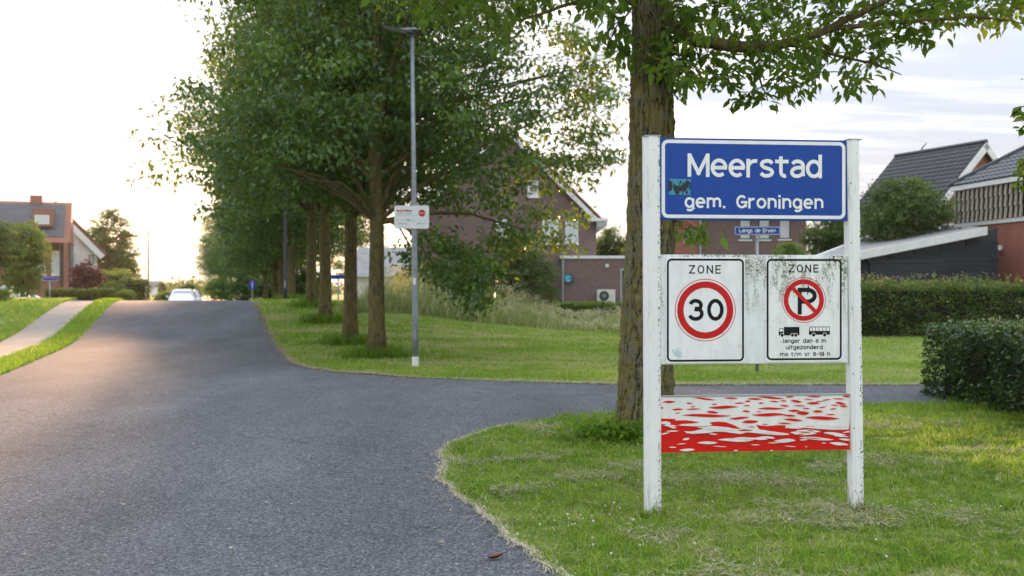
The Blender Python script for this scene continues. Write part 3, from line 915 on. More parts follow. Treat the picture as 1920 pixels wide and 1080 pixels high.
# ---------------------------------------------------------------- street lamps
M['backlit'] = surf('backlit_pole', (.075, .082, .095), (.055, .060, .070), 6, .55)  # darker grey for the far poles: their backlit look put into the colour


def street_lamp(name, label, x, y, z, h=7.0, near=False, rz=0.0, lean=0.0, metal='galv'):
    t = thing(name, label, 'street lamp', (x, y, z), rz, 'street lamps along the road')
    mb = MB(); mb.tube([(0, 0, -.3), (0, 0, 1.0), (lean * .4, 0, 3.5), (lean, 0, h - .12)], [.068, .066, .055, .042], 14)
    mb.build('pole', M[metal], t, smooth=True)
    head = MB()
    # a flat tapered luminaire reaching over the road, tilted up at its tip
    head.prism([(.05 + lean, -.10, h - .10), (.05 + lean, .10, h - .10), (-.62 + lean, .13, h + .06), (-.62 + lean, -.13, h + .06)], (0, 0, 0), (0.01, 0, .045))
    hd = head.build('lamp_head', M['dark_steel'], t, bevel=.008)
    MB().prism([(-.1 + lean, -.085, h - .068), (-.1 + lean, .085, h - .068), (-.58 + lean, .10, h + .047), (-.58 + lean, -.10, h + .047)], (0, 0, -.006), (0, 0, .002)).build('lens', surf('lens', (.5, .52, .52), rough=.2), hd)
    MB().box(-.27 + lean, .10 + lean, -.05, .05, h - .01, h + .035).build('gear_box', M['galv'], hd)
    MB().tube([(lean, 0, h - .16), (lean, 0, h - .06)], [.05, .05], 12).build('collar', M['dark_steel'], t)
    if near:
        MB().tube([(0, 0, -.02), (0, 0, .22)], [.0705, .0695], 14, cap=False).build('white_foot_band', M['trim'], t, smooth=True)
        MB().box(-.028, .028, -.0665, -.0600, 1.72, 1.86).build('number_plate', M['trim'], t)
    MB().box(-.035, .035, -.072, -.03, .55, .9).build('access_door', M['galv'], t)
    return t


lampA = street_lamp('street_lamp', 'tall grey lamp post at the junction, carrying a white notice board', -2.02, 20.8, 0, 7.05, True, R(-12), -.07)
for lx, ly, lab in ((-9.92, 43.6, 'grey lamp post on the crest beside the far tree trunks'), (-20.1, 79.0, 'thin grey lamp post far down the row of trees'), (-34.7, 95.0, 'lone lamp post against the pale sky across the road')):
    if lx == -9.92: lampB = c = street_lamp('street_lamp', lab, lx, ly, gz(lx, ly), 7.05, metal='backlit')
    else: c = copy_tree(lampB); c.location = (lx, ly, gz(lx, ly)); c['label'] = lab
    c.scale = (1.25, 1.25, 1)
    if lx < -30: c.rotation_euler = (0, 0, R(180))

# notice board on the near lamp post
nb = thing('notice_board', 'small white notice board with a red disc, fixed to the lamp post', 'notice board', (-2.085, 20.70, 3.125), R(2))
wN, hN = .72, .478
mb = MB()
pr = arc(wN / 2 - .04, hN / 2 - .04, .04, .04, 0, 90, 5) + arc(-wN / 2 + .04, hN / 2 - .04, .04, .04, 90, 180, 5) + arc(-wN / 2 + .04, -hN / 2 + .04, .04, .04, 180, 270, 5) + arc(wN / 2 - .04, -hN / 2 + .04, .04, .04, 270, 360, 5)
mb.xz_prism(pr, -.012, .012).build('board', surf('notice_white', (.78, .79, .80), (.70, .72, .74), 4, .4), nb)
prt = lambda nm, c: surf(nm, c, tuple(x * .85 for x in c), 8, .5)
red_p, blue_p, grey_p, pale_p = prt('red_print', (.50, .012, .03)), prt('light_blue_print', (.35, .58, .68)), prt('grey_print', (.28, .30, .34)), prt('pink_print', (.80, .45, .45))
nx = lambda cx: (cx - 640) * .000715; nzz = lambda cy: (555 - cy) * .000700
f = Flat(-.0135, .0002); f.text('Buurtlabel', nx(215), nx(645), nzz(398), .044, .011); f.build('lettering', red_p, nb)
f = Flat(-.0135, .0002)
for a, b in ((225, 290), (300, 380), (430, 500), (510, 570), (580, 635)): f.stroke([(nx(a), nzz(452)), (nx(b), nzz(456))], .013)
f.build('small_print', prt('plum_print', (.42, .16, .24)), nb)
f = Flat(-.0135, .0002)
for a, b in ((220, 330), (345, 480), (495, 640), (655, 810)): f.stroke([(nx(a), nzz(512)), (nx(b), nzz(512))], .012)
f.build('small_print', blue_p, nb)
f = Flat(-.0135, .0002)
for a, b in ((225, 245), (335, 400), (470, 520), (570, 640), (670, 745), (850, 900), (1000, 1060)): f.stroke([(nx(a), nzz(660)), ((nx(a) + nx(b)) / 2, nzz(640)), (nx(b), nzz(668))], .007)
for a, b in ((220, 350), (360, 490)): f.stroke([(nx(a), nzz(748)), (nx(b), nzz(748))], .012)
for a, b in ((790, 900),): f.stroke([(nx(a), nzz(775)), (nx(850), nzz(735)), (nx(b), nzz(760))], .016)
f.build('small_print', grey_p, nb)
f = Flat(-.0135, .0002); f.stroke([(nx(905), nzz(752)), (nx(1045), nzz(752))], .014); f.build('small_print', blue_p, nb)
f = Flat(-.0135, .0002); f.ellipse(nx(938), nzz(440), .073, .073, 28); f.build('red_disc', red_p, nb)
f = Flat(-.0141, .0002); f.stroke([(nx(860), nzz(438)), (nx(1015), nzz(438))], .020); f.build('disc_band', pale_p, nb)
f = Flat(-.0135, .0002); f.stroke([(nx(510), nzz(622)), (nx(545), nzz(640)), (nx(570), nzz(670))], .024); f.build('small_print', prt('mauve_print', (.45, .22, .32)), nb)
MB().box(-.09, .09, .012, .14, .05, .08).build('bracket', M['galv'], nb)
MB().box(-.09, .09, .012, .14, -.12, -.09).build('bracket', M['galv'], nb)

# ---------------------------------------------------------------- street name signs and small traffic sign
def name_sign(label, x, y, z, w, h, top, text=None, rz=0.0, group='street name signs'):
    t = thing('street_name_sign', label, 'street sign', (x, y, z), rz, group)
    MB().tube([(0, .02, -.3), (0, .02, top - h - .06)], .03, 12).build('post', M['galv'], t, smooth=True)
    MB().tube([(0, .02, top - h - .07), (0, .02, top - h + .001)], [.037, .037], 12).build('clamp', M['zinc'], t)
    pl = MB().box(-w / 2, w / 2, -.008, .02, top - h, top).build('plate', M['sign_blue'], t, bevel=.003)
    Flat(-.0095).rrect(-w / 2 + .010, w / 2 - .010, top - h + .010, top - .010, .014, .009).build('border_line', M['print_white'], pl)
    if text:
        Flat(-.0095, .0001).text(text, -w * .40, w * .40, top - h * .70, h * .44, .0118, ('lettering', M['print_white'], pl))
    return t


name_sign('blue street name sign reading Langs de Erven, seen under the Meerstad board', 4.755, 19.3, 0, .895, .170, 2.845, 'Langs de Erven', R(1))
q = P(93, 545, 44); name_sign('plain blue street name sign on a short post by the footpath bushes', q.x, 44, gz(q.x, 44), .66, .16, 2.12 - gz(q.x, 44), None, R(4))
q = P(634, 545, 46); name_sign('blue street name sign half hidden between two roadside trunks', q.x, 46, gz(q.x, 46), .68, .20, 2.26 - gz(q.x, 46), None, R(-3))
q = P(473, 545, 46)
ts = thing('traffic_sign', 'small upright blue traffic sign by the road at the crest', 'traffic sign', (q.x, 46, gz(q.x, 46)))
hh = 2.04 - ts.location.z
MB().tube([(0, .02, -.3), (0, .02, hh)], .032, 10).build('post', M['galv'], ts)
pl = MB().box(-.16, .16, -.008, .012, hh - .44, hh).build('plate', M['sign_blue'], ts, bevel=.003)
f = Flat(-.0095); f.stroke([(0, hh - .40), (0, hh - .14)], .05); f.build('white_bar', M['print_white'], pl)
f = Flat(-.0095); f.stroke([(-.09, hh - .11), (.09, hh - .11)], .06); f.build('red_bar', M['sign_red'], pl)
# ---------------------------------------------------------------- houses
def window(t, x0, x1, z0, z1, y=0.0, pane='blind', sill=True, frame='trim', depth=.09):
    """a window set in its reveal on a wall whose outer face is the local plane y; frame, pane, sill as its pieces"""
    fr = MB(); w = .07
    fr.box(x0, x1, y - .012, y + depth, z1 - w, z1).box(x0, x1, y - .012, y + depth, z0, z0 + w)
    fr.box(x0, x0 + w, y - .012, y + depth, z0 + w + .001, z1 - w - .001).box(x1 - w, x1, y - .012, y + depth, z0 + w + .001, z1 - w - .001)
    o = fr.build('window', M[frame], t)
    MB().box(x0 + w + .001, x1 - w - .001, y - .004, y + .006, z0 + w + .001, z1 - w - .001).build('pane', M[pane], o)
    if sill: MB().box(x0 - .05, x1 + .05, y - .07, y - .013, z0 - .09, z0 - .002).build('sill', M['trim'], o)
    return o


def wall_shell(t, pts, y0, depth, mat, name='wall'):
    """gable or wall outline in x-z, pushed back by depth"""
    return MB().xz_prism(pts, y0, y0 + depth).build(name, mat, t)


def tile_mesh(w=.30, l=.34, h=.035, n=6):
    """one pantile in its own plane: x across, y up the slope; rolled so one side rides up over its neighbour"""
    mb = MB()
    prof = [(w * i / n, h * (0.5 + 0.5 * math.cos(2 * math.pi * i / n)) ** 1.8) for i in range(n + 1)]
    top = [(x, 0, z + .022) for x, z in prof]; top2 = [(x, l, z) for x, z in prof]
    bot = [(x, 0, z - .012) for x, z in prof]
    mb.v = top + top2 + bot
    k = n + 1
    for i in range(n):
        mb.f.append((i, i + 1, k + i + 1, k + i)); mb.f.append((2 * k + i, 2 * k + i + 1, i + 1, i))
    me = bpy.data.meshes.new('tile'); me.from_pydata(mb.v, [], mb.f); me.update()
    return me


def joined(me, mats4):
    """vertices and faces of many placed copies of a small mesh"""
    nv = len(me.vertices); co = np.empty(nv * 3, np.float32); me.vertices.foreach_get('co', co); co = co.reshape(-1, 3)
    fs = np.array([tuple(p.vertices) for p in me.polygons])
    V = []; F = []
    for i, m in enumerate(mats4):
        m = np.array(m); V.append(co @ m[:3, :3].T + m[:3, 3]); F.append(fs + i * nv)
    return np.concatenate(V), np.concatenate(F)


def frame_mat(o, ex, ey):
    """matrix whose x axis is ex and y axis ey, at o"""
    ex = Vector(ex).normalized(); ey = Vector(ey); ey = (ey - ex * ey.dot(ex)).normalized(); ez = ex.cross(ey)
    m = Matrix.Identity(4)
    for i in range(3): m[i][0], m[i][1], m[i][2], m[i][3] = ex[i], ey[i], ez[i], o[i]
    return m


# --- gabled brick house seen frontally behind the tall grass, with its flat extension
hx, hy = 0.0, 50.0
hA = thing('brick_house', 'purple brick gable house with white eaves, half hidden behind the roadside trees', 'house', (hx, hy, 0))
xl, xr, ez, rz = -5.0, 4.23, 5.15, 9.75
wall_shell(hA, [(xl, -.3), (xr, -.3), (xr, ez), ((xl + xr) / 2, rz), (xl, ez)], 0, 9.0, M['brick_purple'])
xm = (xl + xr) / 2
for s, (xa, za) in ((1, (xr, ez)), (-1, (xl, ez))):
    d = Vector((xa - xm, 0, za - rz)).normalized(); nrm = Vector((-d.z * 1, 0, d.x)) if s > 0 else Vector((d.z, 0, -d.x))
    a = Vector((xm, 0, rz)) + nrm * .02; b = Vector((xa, 0, za)) + d * .45 + nrm * .02
    q = [a, b, b + nrm * .16, a + nrm * .16]
    MB().prism(q, (0, -.32, 0), (0, 9.3, 0)).build('roof', M['tile_brown'], hA)
    q = [a - nrm * .21, b - nrm * .21, b - nrm * .004, a - nrm * .004]
    MB().prism(q, (0, -.36, 0), (0, -.28, 0)).build('barge_board', M['trim'], hA)
    MB().box(min(xa, xa + s * .5), max(xa, xa + s * .5), -.42, 9.3, za - .42, za - .20).build('gutter', M['zinc'], hA)
MB().box(xr - .45, xr + .55, -.45, -.02, ez - .17, ez - .015).build('eaves_return', M['trim'], hA)
for (u0, u1, v0, v1) in ((1060, 1084, 412, 456), (1017, 1047, 412, 456), (989, 1009, 338, 368), (930, 955, 412, 456)):
    a, b = P(u0, v1, hy), P(u1, v0, hy); window(hA, a.x, b.x, a.z, b.z, 0, 'blind')
MB().tube([(2.55, -.06, 0), (2.55, -.06, 3.2)], .045, 8).build('downpipe', M['zinc'], hA)

ex = thing('flat_extension', 'low flat-roofed brick extension with an open doorway, beside the gable house', 'extension', (0, 49.0, 0))
a, b = P(1053, 486, 49), P(1262, 486, 49)
dw0, dw1 = P(1163, 500, 49).x, P(1192, 500, 49).x
MB().box(a.x, dw0, 0, .30, -.3, 3.10).box(dw1, b.x, 0, .30, -.3, 3.10).box(dw0 + .001, dw1 - .001, .001, .299, 2.62, 3.10).build('wall', M['brick_purple'], ex)
MB().box(a.x, a.x + .3, .31, 6, -.3, 3.10).box(b.x - .3, b.x, .31, 6, -.3, 3.10).build('side_wall', M['brick_purple'], ex)
MB().box(a.x - .06, b.x + .06, -.06, 6.1, 3.101, 3.24).build('roof_edge', M['trim'], ex)
df = MB().box(dw0, dw0 + .09, -.03, .25, 0, 2.61).box(dw0 + .091, dw1, -.03, .25, 2.52, 2.61).build('door_frame', M['zinc'], ex)
MB().box(dw0 + .10, dw1, .26, .30, 0, 2.5).build('door', M['frame_dark'], df)
q = P(1138, 498, 49); MB().disc((q.x, -.06, q.z), .09, 'y', 12, .1).build('wall_lamp', M['trim'], ex)
MB().tube([(a.x + .06, -.07, 0), (a.x + .06, -.07, 3.05)], .05, 8).build('downpipe', M['zinc'], ex)
MB().tube([(a.x + 1.0, 1.2, 3.24), (a.x + 1.0, 1.2, 3.75)], .09, 10).build('vent_pipe', M['dark_steel'], ex)
# round blue plaque with a paler letter
q = P(1065, 522, 48.9)
pq = thing('wall_logo', 'round turquoise disc with a dark rim on the extension wall', 'wall disc', (q.x, 48.93, q.z))
MB().disc((0, 0, 0), .25, 'y', 28, .08).build('rim', M['frame_dark'], pq)
MB().disc((-.01, -.045, .0), .205, 'y', 28, .02).build('face', M['teal'], pq)
f = Flat(-.057); f.stroke(arc(.015, -.01, .095, .095, 40, 330, 16), .05); f.build('mark', surf('pale_teal', (.35, .66, .74), rough=.4), pq)
# heat pump
q = P(1120, 565, 48.3); hp = thing('heat_pump', 'white outdoor heat pump unit with two dark fans, against the extension wall', 'heat pump', (q.x, 48.3, .35))
w, h = .87, 1.22
MB().box(0, w, 0, .38, .08, h).build('casing', surf('ivory', (.72, .72, .69), rough=.45), hp, bevel=.02)
for zc in (.36, .92):
    MB().disc((.33, -.012, zc), .24, 'y', 24, .03).build('fan_grille', M['dark_steel'], hp)
    MB().disc((.33, -.036, zc), .10, 'y', 16, .02).build('fan_hub', M['galv'], hp)
for xx in (.08, w - .16): MB().box(xx, xx + .08, .02, .36, -.38, .078).build('foot', M['dark_steel'], hp)
# garden lamp post
q = P(1131, 590, 45.5); gl = thing('garden_post', 'slim black garden post standing before the low hedge', 'post', (q.x, 45.5, 0))
MB().tube([(0, 0, 0), (0, 0, .95)], .035, 8).build('stem', M['frame_dark'], gl)
MB().tube([(0, 0, .951), (0, 0, 1.02), (0, 0, 1.05)], [.06, .06, .02], 10).build('cap', M['frame_dark'], gl)

# --- brick house straight behind the town sign
hB = thing('brick_house', 'broad purple brick house with three upstairs windows, behind the town sign', 'house', (0, 58.0, 0))
x0, x1 = P(1228, 450, 58).x, P(1512, 450, 58).x
mb = MB().box(P(1306, 450, 58).x, x1, 0, 8, -.3, 6.4); mb.build('wall', M['brick_purple'], hB)
MB().box(x0, P(1306, 450, 58).x - .001, -.5, 8, -.3, 6.38).build('wall', M['brick_red'], hB)
xm = (x0 + x1) / 2
MB().yz_prism([(-.7, 6.39), (8.3, 6.39), (3.9, 8.9)], x0 + .1, x1 + .25).build('roof', M['tile_dark'], hB)
MB().box(x0 + .1, x1 + .3, -.86, -.70, 6.28, 6.43).build('gutter', M['zinc'], hB)
for (u0, u1, v0, v1) in ((1386, 1408, 404, 449), (1422, 1444, 404, 449), (1460, 1482, 404, 448)):
    a, b = P(u0, v1, 58), P(u1, v0, 58); window(hB, a.x, b.x, a.z, b.z, 0, 'blind', frame='frame_dark')
a, b = P(1284, 455, 57.5), P(1290, 435, 57.5); window(hB, a.x, b.x + .1, a.z, b.z + .2, -.5, 'pane', frame='zinc')
q = P(1310, 450, 57.9); MB().tube([(q.x, -.60, 0), (q.x, -.60, 6.2)], .07, 8).build('downpipe', M['zinc'], hB)

# --- dark tiled house turned to the corner
C0 = Vector((24.7, 52.0, 0)); rdir = Vector((-.395, .919, 0)); gdir = Vector((.919, .395, 0))
hC = thing('tiled_house', 'steep dark tiled house with white barge boards, beyond the round bush', 'house', tuple(C0), math.atan2(gdir.y, gdir.x))
Lr, hw, ze, zr = 6.25, 4.6, 4.65, 9.25           # local: x across the gable, y back along the ridge
wall_shell(hC, [(-hw + .15, -.3), (hw - .15, -.3), (hw - .15, ze), (0, zr - .2), (-hw + .15, ze)], .25, Lr - .35, M['brick_red'])
tm = tile_mesh(.30, .36)
for s in (-1, 1):
    e = Vector((s * hw, 0, ze)); apex = Vector((0, 0, zr)); up = (apex - e).normalized(); L = (apex - e).length
    nrm = Vector((s * up.z, 0, -s * up.x)).normalized()
    if nrm.z < 0: nrm = -nrm
    q = [e, apex, apex - nrm * .12, e - nrm * .12]
    rf = MB().prism(q, (0, -.05, 0), (0, Lr, 0)).build('roof', M['tile_dark'], hC)
    ms = []
    nr, nc = int(L / .34), int((Lr + .1) / .30)
    for r in range(nr):
        for c in range(nc):
            o = e + up * (r * L / nr) + nrm * .005
            if s < 0: m = frame_mat(o + Vector((0, Lr - c * .30, 0)), (0, -1, 0), up)
            else: m = frame_mat(o + Vector((0, c * .30 - .05, 0)), (0, 1, 0), up)
            ms.append(m)
    V, F = joined(tm, ms)
    tag(link_mesh('roof_tiles', np_mesh('roof_tiles', V, F, smooth=True), M['tile_dark'], rf), kind='stuff')
    q = [e - nrm * .30, apex - nrm * .30 - Vector((0, 0, .05)), apex - nrm * .0, e]
    MB().prism(q, (0, -.13, 0), (0, -.055, 0)).build('barge_board', M['trim'], hC)
MB().tube([(0, -.1, zr + .05), (0, Lr, zr + .05)], .12, 8).build('ridge_tiles', M['tile_dark'], hC)
MB().tube([(0, 4.3, zr), (.05, 4.3, zr + .25), (.35, 4.3, zr + .55)], [.05, .04, .03], 6).build('roof_vent', M['dark_steel'], hC)
q = P(1837, 305, 53)
window(hC, -.35, .35, 7.0, 7.6, .25, 'pane', sill=False, frame='frame_dark')

# --- brick house at the far right with the hung-tile band
D0 = Vector((18.67, 42.0, 0)); dd = Vector((.158, -.987, 0)).normalized()
hD = thing('tile_hung_house', 'red brick house with a band of hung dark tiles under its tiled roof', 'house', tuple(D0), math.atan2(dd.y, dd.x))
# local x runs along the wall towards the viewer, local -y is the outer side of the wall? (outer side faces left)
LD, zb, zt = 9.0, 4.19, 5.72
MB().box(0, LD, .0, 7.5, -.3, zb).build('wall', M['brick_red'], hD)
MB().box(-.03, LD + .03, -.06, 7.5, zb + .001, zb + .15).build('string_course', M['trim'], hD)
MB().box(.0, LD, .03, 7.4, zb + .151, zt).build('upper_wall', surf('channel_shade_black', (.006, .006, .006), rough=.9, spec=.1), hD)  # black colour stands in for the shade in the channels between tiles
MB().box(-.05, LD + .05, -.16, .05, zt + .001, zt + .20).build('fascia', M['trim'], hD)
tb_ = MB(); nn_ = 7      # a half-round hung tile, slightly tapered, standing off the wall blackened as channel shade
for yy, ww, lift in ((0.0, .062, .030), (.62, .052, .0)):
    for i_ in range(nn_ + 1):
        an = math.pi * i_ / nn_; tb_.v.append((.10 + ww * -math.cos(an), yy, lift + .085 * math.sin(an)))
for i_ in range(nn_): tb_.f.append((i_, i_ + 1, nn_ + 2 + i_, nn_ + 1 + i_))
tb_.f.append(tuple(range(nn_, -1, -1)))
tm2 = tb_.mesh('tile')
tile_hung = surf('hung_tile', (.46, .40, .33), (.34, .29, .24), 5, .45, spec=.5)
tm2.materials.append(tile_hung)
rows = 3; rh = (zt - zb - .15) / rows
for r in range(rows):
    for c in range(int(LD / .30)):
        o = bpy.data.objects.new('tile', tm2); COL.objects.link(o); o.parent = hD
        jit = random.uniform(-.006, .006)
        o.matrix_local = frame_mat((.0 + c * .30, .0 + jit - .02, zb + .16 + r * rh), (1, 0, 0), (0, .05, 1)) @ Matrix.Diagonal((1, rh * 1.02 / .62, 1, 1))
# roof: slope rising from the fascia away from the viewer, hip at the far end
tm3 = tile_mesh(.30, .36); tm3.materials.append(M['tile_dark'])
sl = math.tan(R(33)); E = Vector((0, -.18, zt + .16)); rise = 3.9
up = Vector((0, 1, sl)).normalized()
hip = 3.4
mb = MB().add([(-.1, -.18, zt + .2), (LD, -.18, zt + .2), (LD, 3.8, zt + .2 + 3.98 * sl), (hip, 3.8, zt + .2 + 3.98 * sl), (-.1, 7.7, zt + .2), (LD, 7.7, zt + .2)], [(0, 1, 2, 3), (0, 3, 4), (3, 2, 5, 4), (1, 5, 2), (0, 4, 5, 1)])
mb.build('roof', M['tile_dark'], hD)
nt = 0; extra = []
for r in range(13):
    for c in range(int(LD / .30)):
        d = r * .355; y = -.18 + up.y * d; xmin = -.1 + (y + .18) * (hip + .1) / 3.98
        x = -.1 + c * .30
        if x < xmin - .05 or y > 3.75: continue
        m = frame_mat((x, y - .005, zt + .225 + up.z * d), (1, 0, 0), up)
        if nt < 290 and x < 5.4:
            o = bpy.data.objects.new('tile', tm3); COL.objects.link(o); o.parent = hD; o.matrix_local = m; nt += 1
        else: extra.append(m)
if extra:
    V, F = joined(tm3, extra); tag(link_mesh('roof_tiles', np_mesh('roof_tiles', V, F, smooth=True), M['tile_dark'], hD), kind='stuff')
MB().tube([(-.1, -.18, zt + .27), (hip, 3.8, zt + .27 + 3.98 * sl)], .10, 8).build('hip_tiles', M['tile_dark'], hD)
lm = MB().tube([(3.1, -.02, 3.22), (3.1, -.10, 3.22)], .07, 12); lm.tube([(3.1, -.12, 3.13), (3.1, -.12, 3.31)], [.10, .085], 12)
lm.build('wall_lamp', M['trim'], hD)

# --- boarded garage with the sloping white roof edge
g = thing('garage', 'dark boarded garage with a broad sloping white roof edge, left of the brick house', 'garage', (0, 0, 0))
FL, FR, BR, BL = Vector((10.7, 37.0, 2.54)), Vector((17.6, 37.0, 3.90)), Vector((19.6, 44.0, 4.45)), Vector((16.45, 44.0, 4.12))
mb = MB(); up3 = Vector((0, 0, .06))
mb.add([FL, FR, BR, BL, FL - up3, FR - up3, BR - up3, BL - up3], [(0, 1, 2, 3), (7, 6, 5, 4), (0, 4, 5, 1), (1, 5, 6, 2), (2, 6, 7, 3), (3, 7, 4, 0)])
mb.build('roof', M['roof_grey'], g)
dz = Vector((0, 0, .28))
MB().prism([FL + Vector((-.05, 0, .03)), FR + Vector((0, 0, .03)), FR - dz, FL - dz + Vector((-.05, 0, 0))], (0, -.14, 0), (0, -.005, 0)).build('fascia', M['trim'], g)
sd = (BL - FL).normalized(); sn_ = Vector((-sd.y, sd.x, 0))
MB().prism([FL + Vector((0, 0, .08)), BL + Vector((0, 0, .08)), BL - dz * .5, FL - dz * .5], tuple(sn_ * .005), tuple(sn_ * .10)).build('fascia', M['trim'], g)
bd = (BR - BL).normalized()
MB().prism([BL + Vector((0, 0, .08)), BR + Vector((0, 0, .08)), BR - dz * .5, BL - dz * .5], (0, .005, 0), (0, .10, 0)).build('fascia', M['trim'], g)
wl0, wl1 = 11.2, 18.2
bh = .19
for i in range(18):
    z0 = i * bh
    xs = max(wl0, 10.7 + (z0 + bh + .36 - 2.54) / .197)
    if xs > wl1 - .3: continue
    if z0 + bh > 2.54 - .3 and xs > wl0: pass
    # the boards run behind the garage door opening too; the door stands proud of them
    MB().prism([(xs, 0, z0), (wl1, 0, z0), (wl1, 0, z0 + bh - .012), (xs, 0, z0 + bh - .012)], (0, 37.28, 0), (0, 37.32, 0)).build('board', M['board'], g)
MB().xz_prism([(wl0, -.3), (wl1, -.3), (wl1, 3.92), (wl0, 2.56)], 37.33, 38.2).build('core_wall', M['frame_dark'], g)
a, b = P(1630, 560, 37.25), P(1762, 492, 37.25)
MB().box(a.x, b.x, 37.20, 37.275, 0.02, b.z).build('garage_door', M['board'], g)
MB().box(a.x - .09, b.x + .09, 37.17, 37.275, b.z + .001, b.z + .07).build('door_frame', M['frame_dark'], g)

# --- orange brick house across the road with a slate roof and dormer; it stands turned towards the junction
E0 = P(131, 560, 80); hE = thing('brick_house', 'orange brick house with a slate roof and square dormer, across the road', 'house', (E0.x, 80.0, 0), R(21))
lx = lambda u: (u - 131) * .0392
zv = lambda v: EYE + (540 - v) * 80 / FPX
xl_ = -13.0; zrE, zeE = zv(374), zv(455)
MB().yz_prism([(0, zeE), (3.4, zrE), (6.8, zeE)], xl_, -.01).build('roof', M['brick_orange'], hE)
nn = Vector((0, -(zrE - zeE), 3.4)).normalized()
A = Vector((0, 0, zeE)); B_ = Vector((0, 3.4, zrE))
pa, pb = A.lerp(B_, .13), A.lerp(B_, .93)
MB().prism([(xl_ + .8, *pa.yz), (lx(119), *pa.yz), (lx(119), *pb.yz), (xl_ + .8, *pb.yz)], tuple(nn * .003), tuple(nn * .05)).build('slate_panel', M['slate'], hE)
MB().box(lx(63) - .1, lx(98), .9, 4.0, zv(424), zv(391)).build('dormer', M['brick_orange'], hE)
window(hE, lx(64), lx(91), zv(420), zv(403), .899, 'blind', sill=False)
MB().box(xl_, lx(112), 1.2, 6.6, -.3, zeE - .001).build('wall', M['brick_orange'], hE)
MB().box(lx(119), lx(128), .0, .6, -.3, zeE - .002).build('brick_pier', M['brick_orange'], hE)
MB().box(lx(112), -.05, 1.21, 6.59, -.3, zeE - .05).build('side_bay', M['frame_dark'], hE)
MB().tube([(lx(114), -.05, 0), (lx(114), -.05, zeE)], .10, 8).build('downpipe', M['dark_steel'], hE)
for u0, u1 in ((95, 110), (60, 84)): window(hE, lx(u0), lx(u1), zv(515), zv(470), 1.2, 'blind')
MB().box(lx(62) - .45, lx(62) + .45, 3.1, 3.9, zrE - .2, zrE + .5).build('chimney', M['brick_orange'], hE)

F0 = P(186, 468, 88); hF = thing('white_house', 'white gabled house with a brown tiled roof, behind the orange brick house', 'house', (F0.x, 88.0, 0), R(21))
fx = lambda u: (u - 186) * .0431
fz = lambda v: EYE + (540 - v) * 88 / FPX
wall_shell(hF, [(fx(90), -.3), (-.3, -.3), (-.3, fz(470)), (fx(118), fz(416)), (fx(90), fz(416))], 0, 7, M['render_white'])
pk, rt = Vector((fx(100), 0, fz(384))), Vector((0, 0, fz(468)))
d = (rt - pk).normalized(); nr_ = Vector((-d.z, 0, d.x)); e_ = rt + d * .7
MB().prism([pk, e_, e_ + nr_ * .3, pk + nr_ * .3], (0, -.3, 0), (0, 7.4, 0)).build('roof', M['tile_brown'], hF)
MB().prism([pk - nr_ * .5, e_ - nr_ * .5, e_ - nr_ * .01, pk - nr_ * .01], (0, -.42, 0), (0, -.31, 0)).build('barge_board', M['trim'], hF)
window(hF, fx(131), fx(145), fz(500), fz(474), 0, 'blind')
window(hF, fx(166), fx(177), fz(495), fz(478), 0, 'pane', frame='frame_dark')

# --- pale long house behind the row of trees
hG = thing('pale_house', 'long pale house with a low grey roof, glimpsed between the roadside trunks', 'house', (-13.2, 84.0, 0))
MB().box(0, 16, 0, 7, -.3, 2.6).build('wall', M['render_white'], hG)
MB().yz_prism([(-.4, 2.601), (7.4, 2.601), (3.5, 5.2)], -.3, 16.3).build('roof', M['roof_grey'], hG)
for k_ in range(4): window(hG, 1.2 + k_ * 3.8, 2.8 + k_ * 3.8, .9, 2.2, 0, 'pane')
MB().box(13.6, 14.5, -.03, .02, 0, 2.1).build('door', M['frame_dark'], hG)

# ---------------------------------------------------------------- cars
def car_body_mesh():
    """hatchback lofted along local y; the nose is at y = 0 facing -y"""
    st = [  # y, half width, z low, z shoulder, half width roof, z top
        (0.00, .66, .34, .60, .60, .62), (.08, .80, .24, .70, .68, .74), (.35, .87, .20, .80, .74, .86), (.9, .89, .20, .86, .74, .95), (1.15, .89, .20, .89, .72, 1.02),
        (1.75, .90, .20, .92, .60, 1.42), (2.3, .90, .20, .93, .60, 1.49), (3.1, .89, .20, .94, .59, 1.46), (3.7, .88, .22, .95, .60, 1.30), (4.05, .84, .26, .95, .66, .98), (4.15, .76, .34, .80, .66, .84)]
    mb = MB(); n = 12
    for y, w, zl, zs, wr, zt in st:
        half = [(w * .8, zl), (w, zl + .12), (w, (zl + zs) / 2), (w * .985, zs), (wr + (w - wr) * .15, zs + (zt - zs) * .85 if zt - zs > .05 else zs + .01), (wr * .8, zt)]
        sec = half + [(-x, z) for x, z in half[::-1]]
        mb.v += [(x, y, z) for x, z in sec]
    for i in range(len(st) - 1):
        for k in range(n):
            mb.f.append((i * n + k, i * n + (k + 1) % n, (i + 1) * n + (k + 1) % n, (i + 1) * n + k))
    mb.f.append(tuple(range(n))); e = (len(st) - 1) * n
    mb.f.append(tuple(e + k for k in range(n)))
    return mb.mesh('body', smooth=True)


